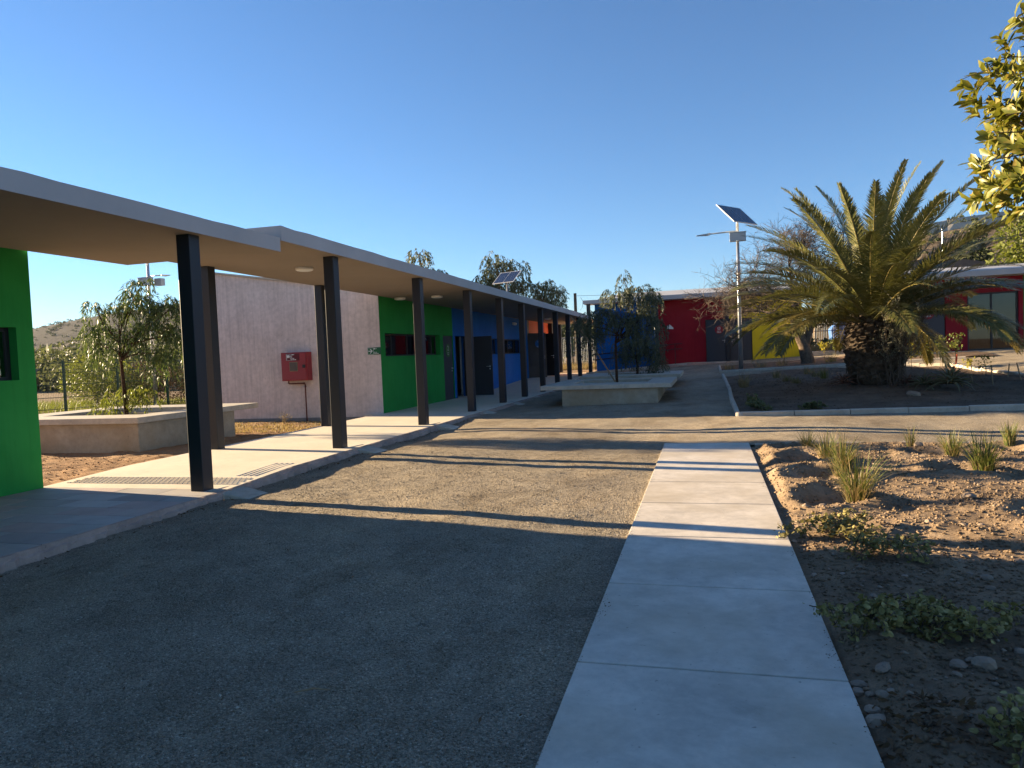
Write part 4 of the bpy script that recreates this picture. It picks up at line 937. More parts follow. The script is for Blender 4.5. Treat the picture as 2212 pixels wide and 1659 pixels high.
tag(MB().tube([(-2.47, 20.6, .40), (-3.05, 20.6, 1.40), (-3.74, 20.6, 2.42)], [.022, .022, .018], 8).build('support_stake', M['wood']), 'slanting bamboo stake propped in the nearer middle planter', 'stake')
pepper_tree('pepper_tree', 'low weeping pepper tree in the farther middle planter', (-2.3, 25, .38), [(-2.3, 25, .35), (-2.3, 25, 1.1), (-2.31, 25, 1.65)],
    [((-2.0, 25, 1.7), (.65, .5, .3)), ((-2.5, 25, 1.6), (.55, .5, .3)), ((-1.75, 25, 1.35), (.4, .4, .3)), ((-2.7, 25, 1.2), (.35, .4, .3)), ((-1.6, 25, 1.0), (.3, .4, .3))], 330, .12, .022, .6, 'peppersilver', 24, rt=.05, step=.05)

# ------------------------------------------------------------------ trees and scrub in the background
GB = 'trees behind the long building'
pepper_tree('background_tree', 'thin-topped tree showing over the roof left of the others', (-20, 50, .4), [(-20, 50, .3), (-20, 50, 3), (-19.8, 50, 6.8)],
    [((-20.3, 50, 9.0), (.7, 1, .7)), ((-21.2, 50, 8.2), (.9, 1, .5)), ((-20.1, 50, 7.9), (.9, 1, .5)), ((-22.8, 50, 8.2), (.6, 1, .4)), ((-18.9, 50, 7.7), (.5, .6, .3))], 170, .30, .07, 1.0, 'pepperdark', 31, rt=.2, step=.12, group=GB, bark='bark')
pepper_tree('background_tree', 'largest tree behind the roof beside the lamp panel', (-14.5, 50, .4), [(-14.4, 50, .3), (-14.5, 50, 3), (-14.4, 50, 5.2)],
    [((-14.5, 50, 8.0), (.9, 1, 1.0)), ((-15.2, 50, 6.9), (1.1, 1.2, 1.0)), ((-13.2, 50, 7.6), (1.2, 1.2, .8)), ((-14, 50, 6.3), (1.7, 1.4, 1.0)), ((-12.5, 50, 6.3), (.8, 1, .8)), ((-15.6, 50, 5.9), (.9, 1, .8))], 330, .30, .07, 1.2, 'pepperdark', 32, rt=.28, step=.12, group=GB, bark='bark')
pepper_tree('background_tree', 'leaning tree behind the roof right of the lamp panel', (-11.2, 50, .4), [(-11.6, 50, .3), (-11.4, 50, 3), (-11.0, 50, 5.2)],
    [((-10.8, 50, 6.2), (.8, 1, .5)), ((-10.1, 50, 5.7), (.7, 1, .6)), ((-11.4, 50, 5.6), (.5, 1, .6)), ((-10.5, 50, 4.9), (1.0, 1, .6))], 200, .28, .06, 1.0, 'pepperdark', 33, rt=.2, step=.12, group=GB, bark='bark')
for k, (x, y, s, hh) in enumerate(((-14.5, 56, 2.2, 4.2), (-11.5, 57, 2.4, 4.0), (-9.0, 55, 1.8, 3.6), (-6.6, 58, 1.9, 3.4))):
    blob_tree('background_tree', ['dark tree beyond the walkway end, furthest left', 'dark tree beyond the walkway end, second from left', 'dark tree beyond the walkway end, third from left', 'dark tree beyond the walkway end, nearest the blue wall'][k], (x, y, .5), 1.5, [((x, y, hh*.6), (s, s*.8, hh*.42)), ((x+.8, y, hh*.8), (s*.6, s*.6, hh*.25)), ((x-.9, y, hh*.72), (s*.6, s*.6, hh*.28))], 2600, .26, 'pepperdark', 40+k, group='trees beyond the walkway end')
blob_tree('yellow_bush', 'large yellow-green bush behind the mesh fence', (-26.5, 26.3, -.2), .6, [((-26.9, 26.2, .9), (1.2, 1.0, 1.1)), ((-25.6, 26.4, .9), (1.2, 1.0, 1.0)), ((-26.7, 26.3, 1.9), (.3, .4, .5)), ((-24.6, 26.7, .7), (.9, .9, .8))], 9000, .10, 'bushy', 51, rt=.06, cat='bush', shell=.4)
blob_tree('brown_bush', 'brownish twiggy bush behind the mesh fence', (-24.4, 27, -.2), .5, [((-24.6, 27.2, .85), (1.1, .9, .95)), ((-23.5, 27.6, .7), (1.0, .9, .8))], 5000, .09, 'dryleaf', 52, rt=.05, cat='bush', shell=.4)
blob_tree('green_bush', 'dark green bush behind the fence next to the first column', (-21.3, 28.5, -.2), .6, [((-21.4, 28.5, 1.1), (1.4, 1.0, 1.3)), ((-20.0, 29.2, .9), (1.2, 1.0, 1.1)), ((-22.6, 28.2, .8), (.8, .8, .9))], 9000, .11, 'pepper', 53, rt=.06, cat='bush', shell=.4)
r_ = np.random.default_rng(60)
TL = [(-62, 55, 2.6), (-55, 54, 2.4), (-50, 49, 2.8), (-44, 47, 2.2), (-58, 60, 3.4), (-66, 63, 3.0), (-47, 55, 3.2), (-38, 48, 2.4), (-40, 52, 3.2), (-70, 58, 3.2)]
VL = ['%s olive-green tree in the valley below the left hill' % q for q in ('broad', 'small pale', 'rounded', 'lowest', 'tallest', 'leftmost far', 'dark spreading', 'rightmost', 'dark round', 'leftmost')]
for k, (x, y, s) in enumerate(TL):
    blob_tree('valley_tree', VL[k], (x, y, -.6), .8, [((x, y, s*.75), (s*1.25, s*1.1, s*.8)), ((x+s*.7, y, s*.6), (s*.9, s*.9, s*.6)), ((x-s*.8, y, s*.55), (s*.9, s*.9, s*.6))], 2200, .34, 'pepperdark', 70+k, group='trees in the valley')
def scrub(name, label, pts, smin, smax, seed, per=26, mat_='scrub'):
    r_ = np.random.default_rng(seed); n = len(pts); s = smin+(smax-smin)*r_.random(n)**2
    u = rnd(r_, n*per)*r_.random((n*per, 1))**.4; u[:, 2] = np.abs(u[:, 2])*.9
    P = np.repeat(pts, per, 0)+u*np.repeat(s, per)[:, None]; k = len(P)
    V, Fc = diamonds(P, r_.normal(size=(k, 3)), r_.normal(size=(k, 3)), np.repeat(s, per)*.75, np.repeat(s, per)*.5)
    tag(npmesh(name, V, Fc, M[mat_]), label, 'scrub', kind='stuff')
def pick(H, n, seed, jmin=0, amin=-9, amax=9, skyline=.25):
    r_ = np.random.default_rng(seed); out = []
    m_, k_ = H.shape[:2]
    while len(out) < n:
        j = m_-1.02 if r_.random() < skyline else r_.uniform(jmin, m_-1.01); i = r_.uniform(0, k_-1.01); j0, i0 = int(j), int(i); p = H[j0, i0]*(1-(i-i0)) + H[j0, i0+1]*(i-i0); q = H[j0+1, i0]*(1-(i-i0)) + H[j0+1, i0+1]*(i-i0); p = p*(1-(j-j0))+q*(j-j0)
        if amin < p[0]/p[1] < amax: out.append(p)
    return np.array(out)
scrub('hill_scrub', 'bushes dotted over the far left hill and its skyline', pick(HL, 620, 1, 2, -1.35, -.75, .45), 1.2, 4.2, 81)
scrub('hill_scrub', 'sparse bushes on the nearer dry slope at left', pick(HM, 330, 2, 2, -1.35, -.75, .05), 1.0, 3.6, 82)
scrub('hill_scrub', 'low scrub on the terraced right hill', pick(HR, 700, 3, 3, .12, .6, .08), .25, 1.0, 83)
vp = np.stack([r_.uniform(-150, -60, 420), r_.uniform(45, 150, 420), np.full(420, -.4)], 1); vp = vp[(vp[:, 0]/vp[:, 1] < -.8)]
scrub('valley_scrub', 'dense olive scrub filling the valley at left', vp, 1.2, 3.6, 84, 40, 'pepperdark')
for k in range(7):   # columnar cacti on the right skyline
    a = [.292, .297, .303, .309, .318, .334, .345][k]; b = HR[-1]; i = int(np.argmin(abs(b[:, 0]/b[:, 1]-a))); p = b[i]; t = thing('columnar_cactus', tuple(p-np.array([0, 0, .4])), ('leftmost', 'second', 'third', 'fourth', 'fifth', 'sixth', 'rightmost')[k]+' clump of columnar cactus along the right hill skyline', 'cactus', 'cacti on the right skyline')
    mb = MB(); pr = random.Random(k)
    for q in range(9): x = p[0]+pr.uniform(-1.0, 1.0); hgt = pr.uniform(1.2, 3.0); mb.tube([(x*.2+p[0]*.8, p[1], p[2]-.5), (x, p[1]+pr.uniform(-.5, .5), p[2]+hgt)], [.22, .2], 6)
    mb.build('stems', M['scrub'], t)
for k in range(3):   # terrace walls
    V = []; 
    for i, a in enumerate(np.linspace(.24, .62, 60)):
        f = [.62, .74, .86][k]; jj = int(f*(len(HR)-1)); b = HR[jj]; i0 = int(np.argmin(abs(b[:, 0]/b[:, 1]-a))); p = b[i0]; V += [(p[0], p[1]-1.0, p[2]-.6), (p[0], p[1]-1.0, p[2]+.8), (p[0], p[1]+1.5, p[2]+.85)]
    Fc = [(3*i+q, 3*i+3+q, 3*i+4+q, 3*i+1+q) for i in range(59) for q in (0, 1)]
    tag(npmesh('terrace_wall', V, Fc, M['whitestone']), ['lowest dry-stone terrace wall on the right hill', 'middle dry-stone terrace wall on the right hill', 'uppermost dry-stone terrace wall on the right hill'][k], 'terrace wall', 'terrace walls')
blob_tree('hillside_tree', 'light green weeping tree behind the right-hand building', (17.5, 46, 1.2), 3, [((17.3, 46, 6.6), (1.7, 1.5, 1.3)), ((18.6, 46, 5.4), (1.8, 1.5, 1.2)), ((16.4, 46, 5.0), (1.2, 1.2, .9)), ((19.8, 46, 6.3), (1.5, 1.4, 1.3))], 4200, .30, 'bushy', 91, rt=.2)
blob_tree('hillside_tree', 'dark narrow conifer on the slope behind the palm', (21, 66, 2), 3, [((21, 66, 7.0), (1.2, 1.2, 2.4)), ((21.3, 66, 9.2), (.7, .7, 1.4)), ((19.6, 66, 6.5), (1.0, 1, 1.4))], 2600, .35, 'scrub', 92, rt=.2)
for k, (x, y, s) in enumerate(((5.4, 40.5, .55), (6.3, 41, .5), (7.6, 40.6, .5))):
    blob_tree('low_bush', ['low dark bush at the left end of the far wire fence', 'low dark bush in the middle of the far wire fence', 'low dark bush at the right end of the far wire fence'][k], (x, y, .95), .2, [((x, y, 1.2), (s, s, s*.7))], 700, .12, 'pepperdark', 95+k, rt=.02, cat='bush')

# ------------------------------------------------------------------ palm
def palm():
    r_ = np.random.default_rng(101); pr = random.Random(101); bx, by, bz = 4.0, 19.5, g1(4.0, 19.5)+.1
    t = thing('palm_tree', (bx, by, bz), 'stout date palm with a wide crown of arching fronds', 'palm')
    prof = [(-.1, .50), (.25, .55), (.6, .60), (1.0, .59), (1.35, .52), (1.65, .44), (1.85, .30)]
    mb = MB(); mb.tube([(bx, by, bz+h) for h, _ in prof], [q-.05 for _, q in prof], 24, cap=False); mb.build('trunk', M['boot'], t, True)
    def rad(h): return float(np.interp(h, [p[0] for p in prof], [p[1] for p in prof]))
    BM = []
    for k in range(4):   # stubs of old leaf bases
        mb = MB(); w1, w2, L, th = .085+.01*k, .055, .17+.02*k, .05; tw_ = (-.02, .015, 0, .03)[k]
        mb.hexa([(-w1, -.06, -.10), (w1, -.06, -.10), (w1, .05, -.06), (-w1, .05, -.06)], [(-w2+tw_, .05, L*.62), (w2+tw_, .07, L*.58), (w2+tw_, .10+th, L*.36), (-w2+tw_, .08+th, L*.44)])
        o = mb.build('leaf_base', M['boot']); BM.append(o.data); bpy.data.objects.remove(o)
    n = 280
    for i in range(n):
        h = -.02 + 1.62*i/n; a = i*2.39996; q = rad(h)-.05; o = link('leaf_base', BM[i % 4], t)
        o.location = (q*math.cos(a), q*math.sin(a), h+.06); o.rotation_euler = Euler((R(pr.uniform(-14, 12)) - (R(22) if h > 1.0 else 0), R(pr.uniform(-8, 8)), a-math.pi/2), 'XYZ'); s_ = pr.uniform(.85, 1.25); o.scale = (s_, s_, s_)
    mb = MB()
    for i in range(26):   # hanging aerial roots on the lower trunk
        a = pr.uniform(0, 6.28); h = pr.uniform(.2, .62); q = rad(h)+.03
        mb.tube([(bx+q*math.cos(a), by+q*math.sin(a), bz+h), (bx+(q+.05)*math.cos(a+.05), by+(q+.05)*math.sin(a+.05), bz+h*.5), (bx+(q+.04)*math.cos(a+.1), by+(q+.04)*math.sin(a+.1), bz-.02)], .007, 4, cap=False)
    o = mb.build('dry_roots', M['twig'], t); o['kind'] = 'stuff'
    cz = bz+1.62
    fr = []   # azimuth, start elevation, bend, length
    for i in range(80):
        f = i/79; az = i*137.508 + pr.uniform(-9, 9); el = 87 - 79*f**.72 + pr.uniform(-5, 5); L = 3.75 - .35*f + pr.uniform(-.25, .25)
        bend = 26 + 42*f + pr.uniform(-12, 14); fr.append((az, el, bend, L, f))
    for az, el, bend, L, f in fr:
        a = R(az); hd = np.array([math.cos(a), math.sin(a), 0]); m_ = 24; ss = np.linspace(0, 1, m_); th = R(el) - R(bend)*ss**1.5
        dl = L/(m_-1); sw = R(pr.uniform(-12, 12)); lat = np.array([-hd[1], hd[0], 0])
        dirs = np.cos(th)[:, None]*(hd[None]*np.cos(sw*ss)[:, None]+lat[None]*np.sin(sw*ss)[:, None]) + np.sin(th)[:, None]*np.array([0, 0, 1.])
        st = np.array([bx, by, cz]) + hd*(.10+.22*f) + np.array([0, 0, -.15*f]); pts = st + np.concatenate([np.zeros((1, 3)), np.cumsum(dirs[:-1]*dl, 0)])
        mb = MB(); mb.tube([tuple(p) for p in pts[::2]], [.022*(1-.88*q) for q in ss[::2]], 5, cap=False)
        nl = 96; u = np.linspace(.10, .995, nl); u = np.repeat(u, 2); side = np.tile([1., -1.], nl); k = len(u)
        idx = u*(m_-1); i0 = np.clip(idx.astype(int), 0, m_-2); ff = (idx-i0)[:, None]; P = pts[i0]*(1-ff)+pts[i0+1]*ff; T = unit(dirs[i0]*(1-ff)+dirs[i0+1]*ff)
        Sd = unit(np.cross(T, np.array([0, 0, 1.])+hd*1e-3)); Up = np.cross(Sd, T); tw_ = R(pr.uniform(-25, 25)); Sd, Up = Sd*math.cos(tw_)+Up*math.sin(tw_), Up*math.cos(tw_)-Sd*math.sin(tw_)
        ln = .50*np.clip(np.sin(np.pi*(.10+.86*u)), .12, 1)**.7*(.75+.5*min(1, f*2.5))*.95*r_.uniform(.85, 1.12, k)
        D = T*(.55+.6*u)[:, None] + Sd*(side*(1.08-.35*u))[:, None] + Up*(.36+.07*np.sin(u*40+f*9)+r_.normal(size=k)*.08)[:, None] + r_.normal(size=(k, 3))*.05
        D = unit(D); ns = unit(np.cross(D, T)+Up*.05); V1 = P; mid = P + D*(ln*.45)[:, None]; tip = P + D*ln[:, None] + np.array([0, 0, -1.])*(ln*(.09+.18*f))[:, None]; wv = unit(np.cross(D, Up))*(.0155)
        V = np.stack([P+wv*.6, P-wv*.6, mid-wv, mid+wv, tip], 1).reshape(-1, 3); b = np.arange(k)*5
        F4 = np.stack([b, b+1, b+2, b+3], 1); F3 = np.stack([b+3, b+2, b+4, b+4], 1)
        me = bpy.data.meshes.new('frond'); o_ = np.array(org(t)); base = len(mb.v); allv = np.concatenate([np.array(mb.v)-o_, V-o_])
        faces = [tuple(q) for q in mb.f] + [tuple(int(x)+base for x in q) for q in F4] + [tuple(int(x)+base for x in q[:3]) for q in F3]
        me.from_pydata([tuple(v) for v in allv], [], faces); me.materials.append(M['rachis']); me.materials.append(M['palmold' if f > .9 else 'palm'])
        me.polygons.foreach_set('material_index', [0]*len(mb.f)+[1]*(len(faces)-len(mb.f))); me.update(); link('frond', me, t)
palm()

# ------------------------------------------------------------------ bare spiny tree behind the palm
def bare_tree():
    pr = random.Random(7); x, y, z = 3.7, 29.25, g1(3.7, 29.25); t = thing('bare_tree', (x, y, z), 'leafless twiggy brown tree behind the palm and lamp', 'tree')
    mb = MB(); tp = [(x+.05, y, z-.1), (x-.12, y, z+.7), (x-.35, y, z+1.3), (x-.45, y, z+1.9), (x-.35, y, z+2.4)]; mb.tube(tp, [.27, .2, .19, .18, .13], 12, cap=False)
    mb.tube([(x-.1, y, z+.6), (x+.15, y+.1, z+1.4), (x+.35, y+.1, z+2.4)], [.16, .13, .10], 10, cap=False); mb.build('trunk', M['bark'], t, True)
    mb = MB()
    def grow(p, d, L, r, lev):
        n = 4; pts = [p]
        for k in range(n):
            d = (d + Vector((pr.uniform(-1, 1), pr.uniform(-1, 1), pr.uniform(-.75, .8)))*(.26 if lev < 2 else .42)).normalized(); p = p + d*L/n; pts.append(p)
        mb.tube(pts, [max(.0045, r*(1-.6*k/n)) for k in range(n+1)], 5 if lev < 2 else 3, cap=False)
        if lev >= 4: return
        for k in range((9, 8, 6, 5)[lev]):
            q = pts[pr.randint(1, n)]; dd = (d*.7 + Vector((pr.uniform(-1, 1), pr.uniform(-1, 1), pr.uniform(-.55, .75)))).normalized(); grow(q, dd, L*pr.uniform(.5, .78), r*.45, lev+1)
    for (sx, sz, dx, dz) in ((-.35, 2.4, -.9, .55), (-.35, 2.4, -.2, 1.0), (.35, 2.4, .5, .9), (.35, 2.4, .9, .3), (-.45, 1.9, -1, .25)):
        grow(Vector((x+sx, y, z+sz)), Vector((dx, pr.uniform(-.5, .5), dz)).normalized(), 1.75, .075, 0)
    o = mb.build('crown', M['twig'], t)
bare_tree()

# ------------------------------------------------------------------ foreground leafy tree at the right edge
def lemon_tree():
    r_ = np.random.default_rng(5); pr = random.Random(5); t = thing('leafy_tree', (3.1, 4.6, -.12), 'sunlit leafy tree branch reaching in from the right edge', 'tree')
    mb = MB(); mb.tube([(3.1, 4.6, -.2), (3.0, 4.6, .6), (2.6, 4.55, 1.75)], [.11, .09, .075], 10, cap=False)
    C0 = np.array([2.37, 4.55, 2.56]); RD = np.array([.90, .9, .80]); heads = []
    for k in range(26):
        u = rnd(r_, 1)[0]; b = C0 + u*RD*.75; pts = branch(mb, (2.6, 4.55, 1.5+pr.uniform(0, .3)), tuple(b), .03, .008, pr, .15, 6, 5)
    n = 1150; u = rnd(r_, n)*(.45+.55*r_.random((n, 1))**.5); heads = C0 + u*RD*(1+.10*np.sin(9*u[:, :1])*np.cos(7*u[:, 2:]))
    P = []; D = []; S = []; L = []
    for h, uu in zip(heads, u):
        ax = unit(uu+np.array([0, 0, .5])+r_.normal(size=3)*.35); k = r_.integers(7, 13); a = r_.random(k)*6.28
        s1 = unit(np.cross(ax, np.array([.3, .2, .9]))); s2 = np.cross(ax, s1); sp = r_.uniform(.5, 1.35, k)[:, None]
        d = ax + (np.cos(a)[:, None]*s1 + np.sin(a)[:, None]*s2)*sp + np.array([0, 0, -.35])*r_.random((k, 1)); P.append(h + ax*r_.uniform(-.07, .01, (k, 1))); D.append(d); S.append(np.cross(ax, d)+r_.normal(size=(k, 3))*.2); L.append(r_.uniform(.055, .105, k))
    P = np.concatenate(P); D = unit(np.concatenate(D)); S = unit(np.concatenate(S)); L = np.concatenate(L)[:, None]; S = unit(S-(S*D).sum(-1, keepdims=True)*D); Nn = np.cross(D, S); W = L*.37
    CV = r_.uniform(-.05, .55, (len(P), 1)); rows = [(0, .12), (.33, .75), (.70, 1.0), (1.0, .16)]; V = []
    for f, wv in rows:
        c = P + D*L*f - Nn*(L*CV*f*f); V += [c-S*W*wv/2+Nn*W*.14*wv, c-Nn*W*.02, c+S*W*wv/2+Nn*W*.14*wv]
    V = np.stack(V, 1).reshape(-1, 3); b = np.arange(len(P))*12; Fc = np.concatenate([np.stack([b+3*r+q, b+3*r+q+1, b+3*r+q+4, b+3*r+q+3], 1) for r in range(3) for q in range(2)])
    for k in range(6):   # bare twigs sticking out on the left
        u0 = unit(np.array([-1, r_.uniform(-.5, .3), r_.uniform(-.5, .8)])); q = C0+u0*RD*.85; e = q+u0*r_.uniform(.15, .3)+np.array([0, 0, r_.uniform(-.05, .1)]); pts = branch(mb, tuple(q), tuple(e), .004, .0015, pr, .3, 6, 4); branch(mb, pts[3], tuple(np.array(pts[3])+r_.normal(size=3)*.08), .003, .0015, pr, .2, 3, 4)
    mb.build('trunk', M['bark'], t, True); npmesh('crown', V, Fc, M['lemon'], t, True)
lemon_tree()

# ------------------------------------------------------------------ small plants
def blades(r_, base, n, h, spread, lean=.5, wid=.006, rad=.05):
    a = r_.random(n)*6.28; q = rad*r_.random(n)**.5; P0 = np.stack([base[0]+q*np.cos(a), base[1]+q*np.sin(a), np.full(n, base[2])], 1)
    a2 = a + r_.normal(size=n)*.5; out = np.stack([np.cos(a2), np.sin(a2), np.zeros(n)], 1); H = h*r_.uniform(.5, 1.15, n); sp = spread*r_.random(n)**.8
    sd = np.stack([-np.sin(a2), np.cos(a2), np.zeros(n)], 1)*wid*r_.uniform(.6, 1.3, n)[:, None]; rows = []
    for f, wv in ((0, 1), (.4, .9), (.75, .6), (1, .08)):
        c = P0 + out*(sp*H*f**1.9)[:, None] + np.array([0, 0, 1.])*(H*(f - lean*sp*.55*f**2.6))[:, None]; rows += [c-sd*wv, c+sd*wv]
    V = np.stack(rows, 1).reshape(-1, 3); b = np.arange(n)*8
    return V, np.concatenate([np.stack([b+2*r, b+2*r+1, b+2*r+3, b+2*r+2], 1) for r in range(3)])
def tussock(label, x, y, z, h, n, seed, green=.65, spread=.8, rad=.07, grp='grass tussocks in the planting beds'):
    r_ = np.random.default_rng(seed); t = thing('grass_tussock', (x, y, z), label, 'grass tussock', grp)
    k = int(n*green)
    if k: npmesh('green_blades', *blades(r_, (x, y, z-.02), k, h, spread*.8, .5, .0045, rad), M['grass'], t)
    npmesh('straw_blades', *blades(r_, (x, y, z-.02), n-k, h*.95, spread*1.25, .7, .004, rad*1.15), M['straw'], t); return t
def bz_(x, y): return float(bed_z(np.array(x), np.array(y)))
TS = [('grass tussock at the far left corner of the near bed', 1.33, 10.72, .36, .7), ('straw-tipped tussock second from the path in the near bed', 1.42, 9.66, .42, .4), ('tall tussock behind the nearest clump beside the path', 1.44, 8.70, .50, .6), ('nearest large tussock beside the path in full sun', 1.36, 7.46, .54, .6),
      ('small pale tussock on the far edge of the near bed', 2.66, 10.85, .30, .45), ('tussock in a hollow right of centre in the near bed', 2.92, 10.02, .38, .6), ('broad green tussock on the right of the near bed', 2.93, 8.98, .52, .85), ('bright green tussock at the far right of the near bed', 3.9, 11.02, .36, .9)]
for i, (lb, x, y, h, gr_) in enumerate(TS): tussock(lb, x, y, bz_(x, y), h, (130, 150, 210, 260, 70, 170, 260, 120)[i], 300+i, gr_, (.7, 1.0, .9, 1.1, .6, 1.0, 1.05, .6)[i], (.06, .07, .08, .09, .045, .07, .085, .06)[i])
TP = [('straw tussock behind the left kerb of the palm bed', 1.0, 21.47, .62, .05, 1.0), ('dry tussock furthest back left in the palm bed', 2.16, 24.45, .34, .15, .6), ('dry tussock left of the palm, second row', 2.27, 22.49, .30, .25, .9), ('small dry tussock left of the palm, front row', 2.4, 21.57, .26, .25, .8), ('small dull tussock behind the palm bed path', 3.16, 25.08, .30, .2, .7), ('thin dull tussock near the palm bed back edge', 3.27, 24.16, .32, .3, .7), ('green tussock directly left of the palm', 3.39, 23.3, .42, .8, .6)]
for i, (lb, x, y, h, gr_, sp) in enumerate(TP): tussock(lb, x, y, float(palmbed_z(np.array(x), np.array(y))), h, 110, 330+i, gr_, sp, .12)
for i, (x, y) in enumerate(((.86, 29.04), (1.96, 28.69), (2.8, 29.3), (4.4, 28.6), (5.3, 28.4))):
    tussock(['dry tussock left of the lamp post', 'dry tussock right of the lamp post', 'dry tussock between lamp post and bare trunk', 'tussock right of the bare trunk', 'tussock behind the palm in the lamp bed'][i], x, y, float(bed2_z(np.array(x), np.array(y))), .42, 90, 350+i, .15 if i < 3 else .7, .9, .2, 'grass tussocks in the lamp bed')
def trailing(label, pts, n, seed, mat_='trail', leaf=.030, h=.20, stems=14, zf=bed_z, grp='trailing plants in the beds'):
    r_ = np.random.default_rng(seed); pr = random.Random(seed); cx, cy = np.mean(pts, 0)[:2]; z0 = float(zf(np.array(cx), np.array(cy))); t = thing('trailing_plant', (cx, cy, z0), label, 'plant', grp)
    mb = MB(); P = []; D = []
    for k in range(stems):
        p = pts[pr.randint(0, len(pts)-1)]; q = pts[pr.randint(0, len(pts)-1)]; a = np.array([p[0]+pr.uniform(-.06, .06), p[1]+pr.uniform(-.06, .06)]); e = np.array([q[0], q[1]])+r_.normal(size=2)*.10; m_ = 7; path = []
        for i in range(m_):
            f = i/(m_-1); xy = a*(1-f)+e*f+r_.normal(size=2)*.012; path.append((xy[0], xy[1], float(zf(np.array(xy[0]), np.array(xy[1])))+.015+h*.8*math.sin(f*math.pi*.8)*pr.uniform(.3, 1)))
        mb.tube(path, .0035, 4, cap=False); path = np.array(path); m2 = n//stems
        f = r_.random(m2)*(m_-1.01); i0 = f.astype(int); c = path[i0]*(1-(f-i0))[:, None]+path[i0+1]*(f-i0)[:, None]; P.append(c+r_.normal(size=(m2, 3))*np.array([.02, .02, .010])); D.append(rnd(r_, m2)*np.array([1, 1, .4])+np.array([0, 0, .15]))
    mb.build('stems', M['twig'], t); P = np.concatenate(P); D = unit(np.concatenate(D)); k = len(P); S = r_.normal(size=(k, 3)); S[:, 2] *= .45; S = unit(S-(S*D).sum(-1, keepdims=True)*D); L = leaf*r_.uniform(.5, 1.25, k)[:, None]; Nn = np.cross(D, S)
    ring = [(0, 0, 0), (.25, .42, .10), (.7, .45, .12), (1, 0, .0), (.7, -.45, .12), (.25, -.42, .10)]
    V = np.stack([P + D*L*a + S*L*b + Nn*L*c for a, b, c in ring], 1).reshape(-1, 3); b = np.arange(k)*6; Fc = np.concatenate([np.stack([b, b+1, b+2, b+3], 1), np.stack([b, b+3, b+4, b+5], 1)]); npmesh('leaves', V, Fc, M[mat_], t); return t
trailing('sunlit trailing plant spilling towards the path from the near bed', [(1.02, 6.28), (.85, 6.2), (1.2, 6.3), (.7, 6.12), (1.05, 6.1), (.55, 6.05), (1.15, 6.2)], 900, 401)
trailing('half-shaded trailing plant just below the sunlit one', [(1.15, 5.6), (1.08, 5.85), (1.3, 5.55), (1.0, 5.5), (1.25, 5.75), (1.35, 5.4)], 650, 402)
trailing('largest trailing plant in the foreground shade beside the path', [(.95, 4.1), (.75, 4.15), (1.1, 4.2), (1.3, 4.0), (.68, 3.95), (1.05, 3.95), (1.15, 4.4), (1.35, 4.2), (.85, 4.0)], 1700, 403, leaf=.034, stems=26)
trailing('trailing plant at the bottom right corner', [(1.08, 2.95), (1.2, 3.05), (1.0, 2.85), (1.25, 2.8), (1.35, 3.0)], 500, 404, leaf=.034)
def pbz(x, y): return palmbed_z(x, y)
trailing('low dark plant at the near left corner of the palm bed', [(1.0, 15.8), (.95, 16.6), (1.1, 17.3), (1.1, 15.5), (1.0, 18.2)], 700, 405, 'trailD', .06, .2, 16, pbz)
trailing('small dark plant behind the front kerb of the palm bed', [(2.0, 15.6), (2.2, 15.6), (1.85, 15.7), (2.1, 15.8)], 320, 406, 'trailD', .055, .18, 10, pbz)
tag(trailing('tiny dry sprig creeping over the path edge', [(.56, 4.42), (.61, 4.4), (.66, 4.35)], 50, 407, 'trail', .022, .015, 4, lambda x, y: np.asarray(x)*0-.135), None)

def aloe(label, x, y, z, s, n, seed, mat_, up=.55):
    r_ = np.random.default_rng(seed); t = thing('aloe', (x, y, z), label, 'aloe', 'aloes around the palm')
    for i in range(n):
        f = i/(n-1); a = i*2.39996+r_.normal()*.1; hd = np.array([math.cos(a), math.sin(a), 0]); L = s*(.6+.5*f)*r_.uniform(.9, 1.1); el = R(82-78*f**.8); m_ = 8; pts = []; p = np.array([x, y, z+.16*s+.10*s*(1-f)])+hd*.04*s; th = el
        for k in range(m_):
            pts.append(p); p = p + (hd*math.cos(th)+np.array([0, 0, math.sin(th)]))*L/m_; th -= R(4+5*f) if k < 5 else R(12+8*f) 
        sd = np.array([-hd[1], hd[0], 0]); V = []
        for k, q in enumerate(pts):
            w_ = .082*s*(1-(k/(m_-1))**1.6*.95); V += [tuple(q-sd*w_+np.array([0, 0, w_*.5])), tuple(q-np.array([0, 0, w_*.35])), tuple(q+sd*w_+np.array([0, 0, w_*.5])), tuple(q+np.array([0, 0, w_*.12]))]
        mb = MB(); mb.v = [tuple(v) for v in V]
        for k in range(m_-1):
            for j in range(4): mb.f.append((4*k+j, 4*k+(j+1) % 4, 4*k+4+(j+1) % 4, 4*k+4+j)); mb.m.append(0)
        mb.build('leaf', M[mat_], t, True)
    return t
aloe('large grey-green aloe right of the palm', 5.22, 17.95, float(pbz(np.array(5.22), np.array(17.95)))+.05, .66, 40, 501, 'aloe')
aloe('smaller aloe tucked between the palm and the large aloe', 4.78, 18.35, float(pbz(np.array(4.78), np.array(18.35))), .48, 24, 502, 'aloe')
aloe('reddish aloe left of the palm foot', 3.22, 19.1, float(pbz(np.array(3.22), np.array(19.1))), .46, 26, 503, 'aloered')
aloe('dark reddish aloe pup beside the larger aloes', 4.55, 18.7, float(pbz(np.array(4.55), np.array(18.7))), .38, 18, 504, 'aloered')
tag(MB().tube([(7.05, 23.8, .45), (7.08, 23.8, .75), (7.10, 23.8, .9)], [.012, .03, .012], 8).build('aloe_flower', M['orange']), 'red aloe flower spike among the back saplings', 'flower')
